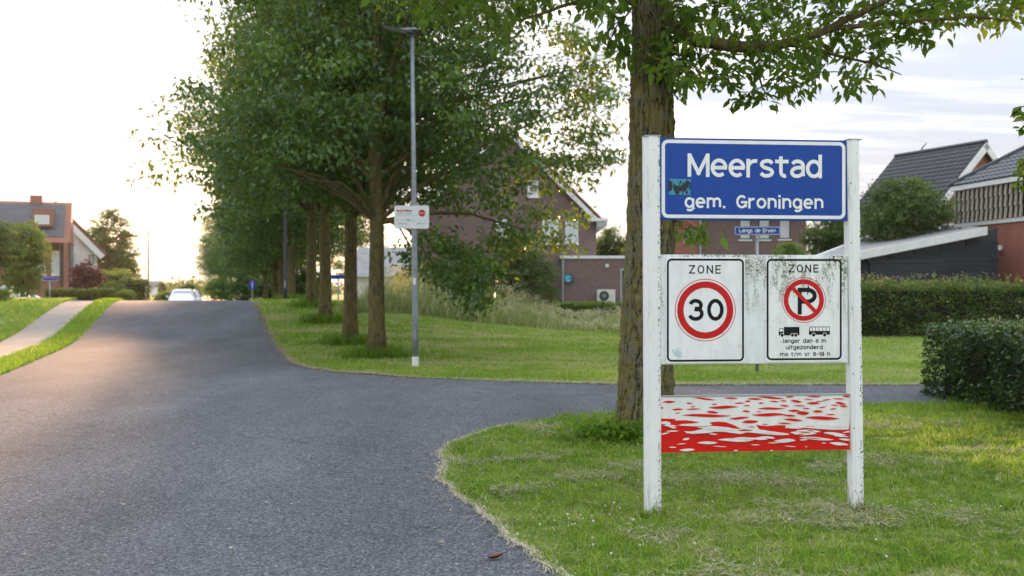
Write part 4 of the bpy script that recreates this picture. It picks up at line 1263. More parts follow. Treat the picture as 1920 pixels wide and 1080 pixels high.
def make_car(label, x, y, rz, paint, name='car'):
    t = thing(name, label, 'car', (x, y, gz(x, y)), rz, 'cars on the road beyond the crest')
    body = link_mesh('body', car_body_mesh(), paint, t)
    MB().prism([(-.66, 1.19, 1.02), (.66, 1.19, 1.02), (.54, 1.70, 1.375), (-.54, 1.70, 1.375)], (0, -.012, .012), (0, .02, .0)).build('windscreen', M['pane'], t)
    MB().box(-.40, .40, -.018, .05, .36, .56).build('grille', M['frame_dark'], t)
    MB().box(-.62, .62, -.006, .03, .22, .335).build('lower_grille', M['frame_dark'], t)
    MB().box(-.26, .26, -.034, -.019, .40, .51).build('number_plate', surf('yellow_plate', (.75, .52, .03), rough=.4), t)
    for s in (-1, 1):
        MB().prism([(s * .45, .0, .60), (s * .78, .12, .62), (s * .80, .16, .76), (s * .50, .04, .70)], (0, -.03, 0), (0, .06, 0)).build('headlight', surf('headlight', (.75, .78, .8), rough=.15), t)
        MB().box(min(s * .90, s * 1.04), max(s * .90, s * 1.04), 1.25, 1.36, .93, 1.06).build('mirror', paint, t)
        MB().prism([(s * .875, 1.5, .98), (s * .875, 3.4, .98), (s * .70, 3.2, 1.34), (s * .70, 1.9, 1.36)], (s * .012, 0, .0), (-s * .02, 0, 0)).build('side_window', M['frame_dark'], t)
        for yy in (.78, 3.35):
            wh = MB().disc((s * .80, yy, .31), .31, 'x', 20, .2).build('wheel', M['frame_dark'], t)
            MB().disc((s * .905, yy, .31), .19, 'x', 14, .02).build('rim', M['galv'], wh)
    return t


white_paint = surf('white_car_paint', (.80, .80, .80), (.76, .76, .76), 2, .2, spec=.6)
grey_paint = surf('silver_car_paint', (.50, .50, .50), (.46, .46, .46), 2, .22, spec=.6)
a_road = math.atan(SL)
cx = P(341, 550, 66).x
make_car('white car coming over the far side of the road crest', cx, 66, a_road, white_paint)
cx = P(355, 550, 76).x
make_car('silver car following close behind the white car', cx, 76, a_road, grey_paint)
q = P(62, 552, 62); make_car('pale car parked behind the young tree across the road', q.x, 62, R(75), white_paint)

# ---------------------------------------------------------------- foliage machinery
def unit(a):
    return a / np.maximum(np.linalg.norm(a, axis=1, keepdims=True), 1e-9)


def leaves(centers, size, droop=0.35, spread=1.0, width=0.5, kind='fold', tint=None, outward=None):
    """one leaf per centre. kind 'fold': two faces folded on the midrib; 'ovate': pointed oval of four faces"""
    n = len(centers)
    d = rng.normal(size=(n, 3)) * np.array([1, 1, .55 * spread])
    if outward is not None: d = d + outward
    d[:, 2] -= droop * 1.6
    d = unit(d)
    up = rng.normal(size=(n, 3)) * .55 + np.array([0, 0, 1.0])
    s = unit(np.cross(d, up)); nrm = np.cross(s, d)
    L = (size * rng.uniform(.7, 1.25, n))[:, None]; Wd = L * width * rng.uniform(.85, 1.15, (n, 1))
    base = centers; tip = centers + d * L - np.array([0, 0, 1.0]) * L * .12
    if kind == 'fold':
        mid = base + d * L * .45
        l = mid + s * Wd * .5 + nrm * Wd * .16; r = mid - s * Wd * .5 + nrm * Wd * .16
        V = np.stack([base, l, tip, r], 1).reshape(-1, 3)
        b = np.arange(n)[:, None] * 4
        F = np.concatenate([b + np.array([0, 1, 2]), b + np.array([0, 2, 3])], 0)
        k = 4
    else:
        a1 = base + d * L * .28; a2 = base + d * L * .62
        l1 = a1 + s * Wd * .47 + nrm * Wd * .12; r1 = a1 - s * Wd * .47 + nrm * Wd * .12
        l2 = a2 + s * Wd * .40 + nrm * Wd * .10; r2 = a2 - s * Wd * .40 + nrm * Wd * .10
        V = np.stack([base, l1, l2, tip, r2, r1], 1).reshape(-1, 3)
        b = np.arange(n)[:, None] * 6
        F = np.concatenate([b + np.array([0, 1, 2]), b + np.array([0, 2, 3]), b + np.array([0, 3, 4]), b + np.array([0, 4, 5])], 0)
        k = 6
    if tint is None: tint = np.clip(rng.normal(.45, .22, n), 0, 1)
    return V, F, np.repeat(tint, k)


def clumps(cs, rad, per, flat=.45):
    """points round each clump centre, flattened like sprays; returns points, clump index"""
    cs = np.asarray(cs); n = len(cs)
    idx = np.repeat(np.arange(n), per)
    p = rng.normal(size=(len(idx), 3)); p = unit(p) * (rng.uniform(0, 1, (len(idx), 1)) ** .5)
    r = np.asarray(rad); r = np.full(n, r) if r.ndim == 0 else r
    p *= r[idx][:, None]; p[:, 2] *= flat
    return cs[idx] + p, idx


def crown_centers(n, rx, rz, zc, low=-1.0, lobes=6, power=.42, skirt=.0):
    """clump centres filling an uneven egg, denser towards its skin; lobes make bulges and hollows"""
    d = unit(rng.normal(size=(n * 3, 3)))
    d = d[d[:, 2] > low][:n]
    lob = unit(rng.normal(size=(lobes, 3))); amp = rng.uniform(-.22, .15, lobes)
    bulge = 1 + sum(a * np.exp(-((1 - d @ l) / .22)) for l, a in zip(lob, amp))
    r = rng.uniform(0, 1, len(d)) ** power * bulge * rng.uniform(.9, 1.08, len(d))
    c = d * r[:, None] * np.array([rx, rx, rz])
    # a broad shoulder low down and a narrower top
    f = 1 - .30 * np.clip(c[:, 2] / rz, 0, 1) ** 1.5
    c[:, :2] *= f[:, None]
    c[:, 2] += zc
    return c


def trunk_mb(h, r0, r1, seed, n=14, lean=(0, 0), flare=.5, limbs=None, wob=.06):
    g = random.Random(seed); mb = MB(); pts = []; rad = []
    for i in range(12):
        q = i / 11; z = -.25 + q * (h + .25)
        w = wob * q
        pts.append((lean[0] * q + g.uniform(-w, w), lean[1] * q + g.uniform(-w, w), z))
        rad.append((r0 + (r1 - r0) * q) * (1 + flare * math.exp(-max(z, 0) / .22)))
    mb.tube(pts, rad, n)
    return mb, pts


def add_limbs(mb, trunk_pts, centers, k, r, seed, zmin, droop=.4):
    """k limbs from the trunk out to clumps of the crown"""
    g = random.Random(seed)
    for _ in range(k):
        c = Vector(centers[g.randrange(len(centers))])
        zs = max(zmin, c.z * g.uniform(.45, .75))
        a = min(trunk_pts, key=lambda p: abs(p[2] - zs)); a = Vector((a[0], a[1], zs))
        m = a.lerp(c, .5) + Vector((g.uniform(-.3, .3), g.uniform(-.3, .3), droop))
        pts = [a, a.lerp(m, .5) + Vector((0, 0, .12)), m, m.lerp(c, .6), c]
        rr = r * g.uniform(.6, 1.1)
        mb.tube(pts, [rr, rr * .75, rr * .5, rr * .3, rr * .12], 5, cap=False)


def make_tree(name, label, cat, loc, group, h, r0, crown, leaf, lmat, bmat, n_clump, per, lsize, trunk_h=None, limbs=26, seed=1, rz=0.0, clump_r=.55, extra=None, flat=.45, trunk_top=None, flare=.35, width=.55, drop=None):
    """crown: list of (rx, rz, zc, low) eggs"""
    global rng
    rng = np.random.default_rng(seed)
    t = thing(name, label, cat, loc, rz, group)
    cs = np.concatenate([crown_centers(int(n_clump * f), rx, rzz, zc, low) for rx, rzz, zc, low, f in crown])
    if extra is not None: cs = np.concatenate([cs, np.array(extra)])
    if drop is not None: cs = cs[~drop(cs)]
    mb, tp = trunk_mb(trunk_h or h * .85, r0, r0 * .28, seed, flare=flare)
    add_limbs(mb, tp, cs, limbs, r0 * .32, seed, crown[0][2] - crown[0][1] * .8 if crown[0][2] - crown[0][1] * .8 > .3 else .5)
    mb.build('trunk', bmat, t, smooth=True)
    p, idx = clumps(cs, rng.uniform(.6, 1.35, len(cs)) * clump_r, per, flat)
    ct = rng.normal(.45, .26, len(cs))
    tint = np.clip(ct[idx] + rng.normal(0, .14, len(idx)), 0, 1)
    V, F, T = leaves(p, lsize, kind=leaf, tint=tint, width=width)
    o = link_mesh('crown', np_mesh('crown', V, F, T), lmat, t)
    return t


# ---------------------------------------------------------------- the row of roadside trees
rowg = 'row of roadside elms along the right of the road'
# sprays that hang low on the right of the nearest tree
low_sprays = []
g_ = random.Random(5)
for u, v in ((770, 470), (800, 500), (835, 520), (860, 540), (885, 560), (905, 572), (880, 520), (920, 500), (950, 470), (980, 455), (1010, 440), (1040, 452), (1055, 460), (960, 420), (1000, 400), (1040, 395), (1070, 405), (930, 440), (880, 470), (840, 470), (905, 530), (820, 450), (1030, 350), (1070, 340), (1100, 300), (1125, 295), (1085, 250), (1120, 240), (1140, 180), (1120, 170), (1090, 180), (1100, 130), (1125, 125), (1080, 90), (1095, 85), (1050, 300), (1050, 60), (1090, 210), (990, 340), (940, 380)):
    for k_ in range(2 if u > 985 and v > 330 else 4):
        Y = 23.6 + g_.uniform(-1.6, 1.4)
        q = P(u + g_.uniform(-14, 10), v + g_.uniform(-12, 12), Y)
        low_sprays.append((q.x + 3.21, Y - 23.6, q.z))
bare_right = make_tree('roadside_tree', 'nearest of the row of trees, its low branches sweeping towards the gable house', 'tree', (-3.21, 23.6, gz(-3.21, 23.6)), rowg, 13, .215,
    [(4.9, 3.0, 5.6, -.72, .60), (4.2, 3.4, 8.8, -.4, .36)], 'fold', M['elm'], M['bark_far'], 1050, 46, .145, trunk_h=10.5, limbs=40, seed=21, clump_r=.62, extra=low_sprays,
    drop=lambda c: (c[:, 1] < -1.9) & (np.abs((c[:, 0] - 3.21) / (c[:, 1] + 23.6) * FPX + 190) < 62))
second = make_tree('roadside_tree', 'second trunk of the roadside row, with grass tufts at its foot', 'tree', (P(657, 0, 27.9).x, 27.9, gz(P(657, 0, 27.9).x, 27.9) - .03), rowg, 13, .215,
    [(4.2, 3.1, 6.0, -.75, .62), (3.7, 3.3, 9.0, -.4, .38)], 'fold', M['elm'], M['bark_far'], 950, 40, .155, trunk_h=10.5, limbs=36, seed=33, clump_r=.62)
third = make_tree('roadside_tree', 'third trunk of the roadside row, close in front of the fourth', 'tree', (P(610, 0, 33.2).x, 33.2, gz(P(610, 0, 33.2).x, 33.2) - .05), rowg, 13, .225,
    [(4.3, 3.2, 6.1, -.78, .62), (3.8, 3.2, 9.2, -.4, .38)], 'fold', M['elm'], M['bark_far'], 950, 40, .16, trunk_h=10.5, limbs=36, seed=47, clump_r=.65)
far_proto = make_tree('roadside_tree', 'roadside tree on the crest, just right of the second lamp post', 'tree', (0, 48.0, 0), rowg, 13, .225,
    [(4.5, 2.4, 4.9, -.9, .5), (4.6, 3.0, 7.2, -.6, .3), (3.4, 2.6, 10.0, -.4, .2)], 'fold', M['elm'], M['bark_far'], 900, 36, .18, trunk_h=10.5, limbs=30, seed=58, clump_r=.7)
labs = {
    'u586': 'fourth trunk of the roadside row, standing left of the third on the rise',
    'u': ['roadside tree on the crest, just right of the second lamp post', 'roadside tree on the crest, just left of the second lamp post', 'roadside tree past the crest, between the two thin lamp posts', 'roadside tree past the crest, behind the small blue traffic sign', 'far roadside tree right of the last pale crowns', 'far roadside tree beside the pale end of the row', 'last but one of the far roadside trees, low against the bright sky', 'farthest roadside tree, low against the bright sky'],
}
far_row = [(37.7, second, 1.0, 2.1, labs['u586'])] + [(y, far_proto, s, a, labs['u'][i]) for i, (y, s, a) in enumerate(((48.0, .92, .7), (54.0, .86, 4.0), (59.5, .84, 1.6), (68, .80, 3.1), (80, .84, 5.2), (96, .90, .4), (118, .95, 2.6), (140, 1.0, 4.4)))]
for y, src, s, a, lab in far_row:
    c = far_proto if y == 48.0 else copy_tree(src); x = 4.1 - SL * y + (0.0 if y < 40 else .15)
    if y > 100: x -= 1.0
    c.location = (x, y, gz(x, y) - .05); c.rotation_euler = (0, 0, a); c.scale = (s, s, s); c['label'] = lab

# ---------------------------------------------------------------- the big near tree
rng = np.random.default_rng(99)
BX, BY = 1.56, 11.2
big = thing('roadside_tree', 'big mossy barked tree right behind the left post of the town sign', 'tree', (BX, BY, 0))


def big_trunk():
    n, m = 150, 330
    zs = np.linspace(-.12, 7.2, m); th = np.linspace(0, 2 * np.pi, n, endpoint=False)
    z = np.repeat(zs, n); a = np.tile(th, m)
    cxs = np.interp(zs, [0, 1, 2.2, 3.7, 5, 7.2], [-.07, -.05, .005, .012, -.005, -.03])
    rr = np.interp(zs, [-.12, 0, .18, .45, .9, 1.5, 2.2, 3.2, 3.55, 3.85, 4.1, 5, 7.2], [.40, .355, .325, .300, .285, .272, .262, .246, .25, .238, .214, .195, .15])
    r = np.repeat(rr, n); cx = np.repeat(cxs, n)
    but = 1 + .16 * np.exp(-np.maximum(z, 0) / .28) * (np.cos(a * 5 + .7) * .6 + np.cos(a * 3 + 2.1) * .5)
    r = r * but * (1 + .03 * np.cos(2 * a + z) + .02 * np.cos(3 * a - 1.3 * z))
    f = np.empty(len(z))
    for i in range(len(z)):
        x, y, zz = math.cos(a[i]), math.sin(a[i]), z[i]
        w = mnoise.noise((x * 2, y * 2, zz * 1.3)) * .5
        v1 = abs(mnoise.noise((x * 6.2 + w, y * 6.2, zz * 3.0 + w)))
        v2 = abs(mnoise.noise((x * 13, y * 13 + w, zz * 7.5)))
        v3 = mnoise.noise((x * 26, y * 26, zz * 22))
        f[i] = min(v1 * 2.6, 1) * .50 + min(v2 * 2.4, 1) * .38 + v3 * .26
    r = r + (f - .45) * .050
    V = np.stack([cx + r * np.cos(a), r * np.sin(a), z], 1)
    i = np.arange(n * m).reshape(m, n); j = np.roll(i, -1, 1)
    F = np.stack([i[:-1].ravel(), j[:-1].ravel(), j[1:].ravel(), i[1:].ravel()], 1)
    return np_mesh('trunk', V, F, f, smooth=True)


trunk = link_mesh('trunk', big_trunk(), M['bark_near'], big)
# healed branch stub facing the road
q = P(1229, 133, 10.93)
kn = MB(); c0 = Vector((q.x - BX, q.y - BY, q.z))
for i in range(16):
    a0 = 2 * math.pi * i / 16
kn.tube([c0 + Vector((.105 * math.cos(2 * math.pi * i / 18), -.0, .085 * math.sin(2 * math.pi * i / 18))) for i in range(19)], [.036] * 19, 7, cap=False)
kn.tube([c0 + Vector((0, .06, 0)), c0 + Vector((0, -.012, 0)), c0 + Vector((.004, -.018, -.003))], [.095, .08, .01], 14)
kn.build('knot', surf('knot_wood', (.10, .075, .06), (.05, .04, .034), 30, .9, .8, 40), big, smooth=True)
# limbs
limb_mb = MB(); limb_pts = []


def limb(pts, r, n=9):
    pts = [(*p,) for p in pts]
    pts3 = [Vector((x - BX, y - BY, z)) for x, y, z in pts]
    sp = []
    for i in range(len(pts3) - 1):
        for k_ in range(4):
            sp.append(pts3[i].lerp(pts3[i + 1], k_ / 4) + Vector((random.uniform(-1, 1), random.uniform(-1, 1), random.uniform(-1, 1))) * .012)
    sp.append(pts3[-1])
    limb_mb.tube(sp, [r * (1 - .8 * i / (len(sp) - 1)) for i in range(len(sp))], n)
    limb_pts.extend(sp)


L_ = lambda u, v, y: tuple(P(u, v, y))
limb([L_(1235, 30, 11.1), L_(1300, 75, 10.9), L_(1390, 90, 10.6), L_(1470, 82, 10.4), L_(1560, 52, 10.2), L_(1660, 0, 10.0), L_(1780, -80, 9.8)], .085)
limb([L_(1470, 82, 10.4), L_(1560, 100, 10.5), L_(1640, 120, 10.6), L_(1690, 140, 10.7)], .025, 6)
limb([L_(1400, 90, 10.6), L_(1420, 140, 10.7), L_(1440, 190, 10.8)], .022, 6)
limb([L_(1560, 52, 10.2), L_(1700, 40, 10.0), L_(1830, 30, 9.8), L_(1920, 45, 9.7)], .028, 6)
limb([L_(1240, -40, 11.2), L_(1330, -60, 11.8), L_(1480, -90, 12.4), L_(1650, -140, 13)], .07)
limb([L_(1215, 20, 11.2), L_(1120, -40, 11.4), L_(960, -60, 11.6), L_(800, -40, 11.8), L_(700, -10, 12)], .07)
limb([L_(1120, -40, 11.4), L_(1080, 5, 11.2), L_(1000, 30, 11), L_(930, 50, 10.9)], .03, 6)
limb([L_(1215, -40, 11.2), L_(1180, 20, 11.0), L_(1150, 60, 10.9), L_(1135, 95, 10.9)], .018, 5)
for i in range(14):
    a0 = i * 2.4; z0 = random.uniform(4.9, 6.9)
    d = Vector((math.cos(a0), math.sin(a0), random.uniform(.3, .9))); L = random.uniform(2.6, 4.6)
    b0 = Vector((BX - .02, BY, z0))
    limb([tuple(b0), tuple(b0 + d * L * .5 + Vector((0, 0, .2))), tuple(b0 + d * L)], .08, 6)
limb_mb.build('branch', M['bark'], big, smooth=True)
# bare sucker looping down the trunk
tw = MB(); pts_ = [P(1207, -10, 10.9), P(1222, 20, 10.86), P(1236, 45, 10.86), P(1240, 75, 10.86), P(1241, 92, 10.88)]
tw.tube([p - Vector((BX, BY, 0)) for p in pts_], .008, 5); pts_ = [P(1236, 45, 10.86), P(1252, 52, 10.85), P(1268, 54, 10.9)]
tw.tube([p - Vector((BX, BY, 0)) for p in pts_], .006, 5)
tw.build('twig', surf('twig_bark', (.16, .14, .12), (.11, .095, .08), 20, .8), big)

# leafy sprays in the view
RU = [1262, 1300, 1345, 1390, 1425, 1470, 1505, 1525, 1560, 1600, 1640, 1665, 1690, 1720, 1760, 1800, 1850, 1890, 1925]
RV = [130, 172, 165, 205, 212, 200, 190, 155, 170, 172, 165, 125, 105, 90, 75, 48, 52, 45, 40]
LU = [640, 690, 720, 760, 800, 840, 880, 910, 930, 950, 980, 1000, 1040, 1080, 1110, 1140, 1165, 1190]
LV = [-30, -12, 8, 22, 36, 46, 30, 52, 80, 60, 55, 22, 14, 8, 40, 20, 60, 30]
g2 = random.Random(17)
spr = []
u = 1262
while u < 1990:
    vb = np.interp(u, RU, RV); v = -150
    while v < vb - 8:
        if g2.random() > (.06 if v < vb * .6 else .24):
            spr.append((u + g2.uniform(-15, 15), min(v + g2.uniform(-12, 12), vb - 10), g2.uniform(9.7, 11.9)))
        v += 27
    u += 30
u = 640
while u < 1190:
    vb = np.interp(u, LU, LV); v = -150
    while v < vb - 6:
        if g2.random() > .10: spr.append((u + g2.uniform(-13, 13), min(v + g2.uniform(-10, 10), vb - 6), g2.uniform(10.2, 12.2)))
        v += 23
    u += 25
for a in ((1172, 60, 10.9), (1165, 92, 10.95), (1150, 40, 11), (1178, 105, 10.8), (1140, 70, 11), (1255, 100, 10.8), (1262, 128, 10.75), (1268, 150, 10.75), (1275, 120, 10.8), (1290, 140, 10.7), (1250, 70, 10.8), (1296, 90, 10.8), (1272, 60, 10.8), (1260, 15, 10.8), (1290, 30, 10.8), (1245, 115, 10.7),
          (1285, 426, 10.8), (1300, 430, 10.75), (1312, 432, 10.75), (1322, 425, 10.7), (1328, 440, 10.7), (1296, 440, 10.75), (1278, 432, 10.9), (1318, 446, 10.7)):
    spr.append(a)
tw = MB(); pc = []; pt = []; po = []
hubs = list(limb_pts)
spr = [(u, v, Y, P(u, v, Y) - Vector((BX, BY, 0))) for u, v, Y in spr]
spr.sort(key=lambda s: min((p - s[3]).length_squared for p in limb_pts))
for (u, v, Y, c) in spr:
    near_l = min(hubs, key=lambda p: (p - c).length_squared + (0 if p.z > c.z - .15 else .05))
    hubs.append(c)
    if c.z < 3.0: near_l = Vector((.22, -.12, c.z + .12))
    d = c - near_l; L = d.length
    if L > .12:
        mdl = near_l.lerp(c, .5) + Vector((0, 0, .10 * min(L, 1)))
        tw.tube([near_l, mdl, c, c + d.normalized() * .10 - Vector((0, 0, .05))], [.008, .006, .004, .002], 4, cap=False)
    dn = d.normalized() if L > 1e-3 else Vector((0, -1, 0))
    side = dn.cross(Vector((0, 0, 1)))
    side = side.normalized() if side.length > 1e-3 else Vector((1, 0, 0))
    ct = min(max(g2.gauss(.5, .22), 0), 1)
    for k_ in range((29 if v > 0 else 18) if c.z > 3 else 6):
        s = g2.uniform(-.16, .16); o = c + dn * s + side * g2.gauss(0, .075) + Vector((g2.gauss(0, .03), g2.gauss(0, .07), g2.gauss(-.01, .05)))
        pc.append(tuple(o)); pt.append(min(max(ct + g2.gauss(0, .15), 0), 1)); po.append(tuple(dn * .8 + side * (1.1 if g2.random() < .5 else -1.1)))
tw.build('twig', M['bark'], big)
pc, pt, po = np.array(pc), np.array(pt), np.array(po)
pt[pc[:, 2] < 3.0] = np.clip(pt[pc[:, 2] < 3.0] + .55, 0, 1)
# the 300 leaves hanging lowest in view are objects of their own, sharing a few shapes
vis = pc + np.array([BX, BY, 0]); lowrank = vis[:, 2] / np.maximum(vis[:, 1], 1)
ulow = 960 + vis[:, 0] / vis[:, 1] * FPX; vpx = 540 - (vis[:, 2] - EYE) / vis[:, 1] * FPX
bound = np.where(ulow > 1210, np.interp(ulow, RU, RV), np.interp(ulow, LU, LV))
score = vpx - bound; score[(ulow > 1915) | (ulow < 660)] = -999
score[vis[:, 2] < 3.0] = 50
order = np.argsort(-score); single, rest = order[:295], order[295:]
V, F, T = leaves(pc[rest], .112, droop=.55, width=.50, kind='ovate', tint=pt[rest], outward=po[rest])
# the crown above the picture, which shades the verge
rng = np.random.default_rng(4)
hc = crown_centers(620, 4.9, 3.6, 8.6, -.75, 7, .4)
hp_, hi_ = clumps(hc, .6, 26)
keep = hp_[:, 2] > 5.7
V2, F2, T2 = leaves(hp_[keep], .16, kind='fold', width=.55)
V = np.concatenate([V, V2]); F = np.concatenate([F, F2 + len(V) - len(V2)]); T = np.concatenate([T, T2])
cr = link_mesh('crown', np_mesh('crown', V, F, T), M['near_leaf'], big)
tag(cr, kind='stuff')
protos = []
for i in range(6):
    lv, lf, lt = leaves(np.zeros((1, 3)), .118, droop=.9, width=.52, kind='ovate', tint=np.array([.25 + .12 * i]), outward=np.array([[.0, 0, -.3]]))
    protos.append(np_mesh('leaf', lv, lf, lt)); protos[-1].materials.append(M['near_leaf'])
for j, i in enumerate(single):
    o = bpy.data.objects.new('leaf', protos[(j * 7) % 6]); COL.objects.link(o); o.parent = big
    o.location = pc[i]; o.rotation_euler = (random.uniform(-.3, .3), random.uniform(-.3, .3), random.uniform(0, 6.28))

# ---------------------------------------------------------------- hedges
def hedge(label, x0, x1, y0, y1, z0, h, lmat, n, lsize, group='clipped hedges', rz=0.0, origin=None, rough=.05, shoots=0, seed=3, core=.10, name='hedge', per_spray=1):
    global rng
    rng = np.random.default_rng(seed)
    t = thing(name, label, 'hedge', origin or ((x0 + x1) / 2, (y0 + y1) / 2, z0), rz, group)
    lx, ly = (x1 - x0) / 2, (y1 - y0) / 2
    fx, fy, ft = 2 * ly * h, 2 * lx * h, 4 * lx * ly
    tot = 2 * fx + 2 * fy + ft * 1.1
    k = rng.uniform(0, tot, n); a = rng.uniform(-1, 1, n); b = rng.uniform(0, 1, n); s = np.where(rng.uniform(size=n) < .5, -1.0, 1.0)
    p = np.zeros((n, 3)); o = np.zeros((n, 3))
    m = k < 2 * fx; p[m] = np.stack([s[m] * lx, a[m] * ly, b[m] * h], 1); o[m, 0] = s[m]
    m = (k >= 2 * fx) & (k < 2 * fx + 2 * fy); p[m] = np.stack([a[m] * lx, s[m] * ly, b[m] * h], 1); o[m, 1] = s[m]
    m = k >= 2 * fx + 2 * fy; p[m] = np.stack([a[m] * lx, rng.uniform(-1, 1, m.sum()) * ly, np.full(m.sum(), h)], 1); o[m, 2] = 1
    dep = rng.uniform(0, 1, n) ** 1.6 * .22
    bump = np.array([mnoise.noise(Vector(q * np.array([1.7, 1.7, 2.2])) + Vector((seed, 0, 0))) for q in p]) * rough * 2
    p = p - o * dep[:, None] + o * bump[:, None] + rng.normal(0, .012, (n, 3))
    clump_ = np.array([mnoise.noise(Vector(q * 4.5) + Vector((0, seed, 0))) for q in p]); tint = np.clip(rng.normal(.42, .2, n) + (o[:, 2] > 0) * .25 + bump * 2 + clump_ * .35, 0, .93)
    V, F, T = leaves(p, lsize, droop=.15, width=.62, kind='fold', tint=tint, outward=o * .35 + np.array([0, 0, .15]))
    if shoots:
        sp_ = []; st_ = []
        for i in range(shoots):
            bx, by = rng.uniform(-lx, lx), rng.uniform(-ly, ly); hh_ = rng.uniform(.08, .42) * (1.0 if h > 1.5 else .4)
            for q in range(9): sp_.append((bx + rng.normal(0, .025), by + rng.normal(0, .025), h + hh_ * q / 9)); st_.append(min(1, .55 + .06 * q + rng.normal(0, .12)))
        V2, F2, T2 = leaves(np.array(sp_), lsize * .9, droop=-.5, width=.5, kind='fold', tint=np.clip(np.array(st_), 0, 1))
        F = np.concatenate([F, F2 + len(V)]); V = np.concatenate([V, V2]); T = np.concatenate([T, T2])
    tag(link_mesh('foliage', np_mesh('foliage', V, F, T), lmat, t), kind='stuff')
    tb = MB(); gg = random.Random(seed)
    for i in range(int(max(6, min(60, (lx + ly) * 8)))):
        bx, by = gg.uniform(-lx + core, lx - core), gg.uniform(-ly + core, ly - core)
        tb.tube([(bx, by, -.1), (bx + gg.uniform(-.1, .1), by + gg.uniform(-.1, .1), h * .5), (bx + gg.uniform(-.2, .2), by + gg.uniform(-.2, .2), h * .9)], [.02, .014, .005], 5, cap=False)
    c_ = .24
    if lx > c_ + .05 and ly > c_ + .05: tb.box(-lx + c_, lx - c_, -ly + c_, ly - c_, 0, h - c_)
    tb.build('branches', surf('hedge_twigs', (.035, .032, .022), (.02, .022, .014), 30, .95, .8, 25), t)
    return t


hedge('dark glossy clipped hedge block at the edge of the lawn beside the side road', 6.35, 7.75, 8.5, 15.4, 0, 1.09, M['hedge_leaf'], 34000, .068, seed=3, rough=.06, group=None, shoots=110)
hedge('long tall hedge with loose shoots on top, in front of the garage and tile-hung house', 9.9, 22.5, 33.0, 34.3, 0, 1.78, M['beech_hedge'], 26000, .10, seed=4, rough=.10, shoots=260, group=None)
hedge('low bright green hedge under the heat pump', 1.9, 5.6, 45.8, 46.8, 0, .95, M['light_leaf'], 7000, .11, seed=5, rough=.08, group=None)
q = P(150, 560, 46); zq = gz(-20, 46)
hedge('very low dark hedge along the footpath end, in front of the copper maple', -21.6, -18.6, 46, 46.7, gz(-20, 46) - .05, .62, M['dark_leaf'], 6000, .09, seed=6, group=None)
for i, (u0, u1, vt, Y, lab) in enumerate(((186, 216, 535, 60, 'clipped garden hedge block nearest the copper maple'), (212, 234, 549, 57, 'small low clipped block between two taller hedge blocks'), (222, 264, 524, 63, 'tall rounded clipped hedge at the garden corner near the lone lamp post'), (186, 232, 510, 70, 'pale clipped hedge mound rising behind the other blocks'))):
    a, b = P(u0, vt, Y), P(u1, vt, Y); z0 = gz(a.x, Y) - .1
    hedge(lab, a.x, b.x, Y, Y + 1.6, z0, a.z - z0, M['light_leaf'] if i in (1, 3) else M['dark_leaf'], 5000, .13, seed=10 + i, rough=.22, group='clipped garden hedges across the road')

# ---------------------------------------------------------------- other trees and bushes
def quick(name, label, cat, u, v0, v1, Y, wpx, lmat, n, per, ls, group=None, trunk_r=.09, seed=1, low=-1, zc=None, bark='bark_far', rzf=None, clump=.35, x=None):
    """a plant whose crown spans v0 (top) to v1 (bottom) and is wpx wide at distance Y"""
    top, bot = P(u, v0, Y), P(u, v1, Y); gx = top.x; g0 = gz(gx, Y)
    rz_ = (top.z - bot.z) / 2; zc_ = (top.z + bot.z) / 2 - g0; rx_ = wpx / 2 / FPX * Y
    return make_tree(name, label, cat, (gx, Y, g0 - .05), group, top.z - g0, trunk_r, [(rx_, rz_, zc_, low, 1.0)], 'fold', lmat, M[bark], n, per, ls, trunk_h=max(.4, zc_ + rz_ * .5), limbs=14, seed=seed, clump_r=clump, flare=.2)


quick('bush', 'big round grey green bush hiding the eaves of the tiled house', 'bush', 1698, 318, 500, 41, 178, M['dark_leaf'], 420, 46, .13, seed=51, clump=.48)
quick('bush', 'darker bush standing between the sign house and the garage roof', 'bush', 1560, 392, 500, 47, 110, M['dark_leaf'], 200, 40, .14, seed=52, clump=.45)
quick('small_tree', 'small bright tree peeping over the garage roof behind the sign', 'tree', 1480, 450, 500, 52, 60, M['light_leaf'], 110, 30, .14, seed=53)
quick('background_tree', 'round dark tree rising behind the flat extension', 'tree', 1140, 418, 540, 66, 70, M['dark_leaf'], 200, 40, .18, seed=54, clump=.6)
quick('background_tree', 'paler tree between the extension and the big mossy trunk', 'tree', 1180, 446, 545, 74, 70, M['light_leaf'], 200, 40, .2, seed=55, clump=.6)
quick('bushy_shrub', 'loose feathery shrub as tall as the ground floor, before the gable house', 'shrub', 968, 438, 600, 42, 150, M['dark_leaf'], 420, 44, .11, seed=56, clump=.40)
quick('bushy_shrub', 'second feathery shrub left of the tall one, screening the gable wall', 'shrub', 868, 455, 590, 43.5, 130, M['dark_leaf'], 330, 44, .12, seed=59, clump=.42)
quick('bushy_shrub', 'dark shrub in the reeds under the nearest tree crown', 'shrub', 800, 480, 590, 44, 120, M['dark_leaf'], 230, 40, .13, seed=57, clump=.45)
quick('bushy_shrub', 'shadowy shrub filling the gap behind the fourth roadside trunk', 'shrub', 570, 500, 570, 62, 100, M['dark_leaf'], 200, 40, .16, seed=58, clump=.5)
quick('bush', 'dusky bush filling the foot of the far tree row, right of the traffic sign', 'bush', 505, 505, 566, 74, 70, M['dark_leaf'], 130, 34, .2, seed=81, clump=.5)
quick('bush', 'bush behind the small blue traffic sign at the foot of the tree row', 'bush', 458, 508, 566, 92, 60, M['dark_leaf'], 130, 34, .22, seed=82, clump=.6)
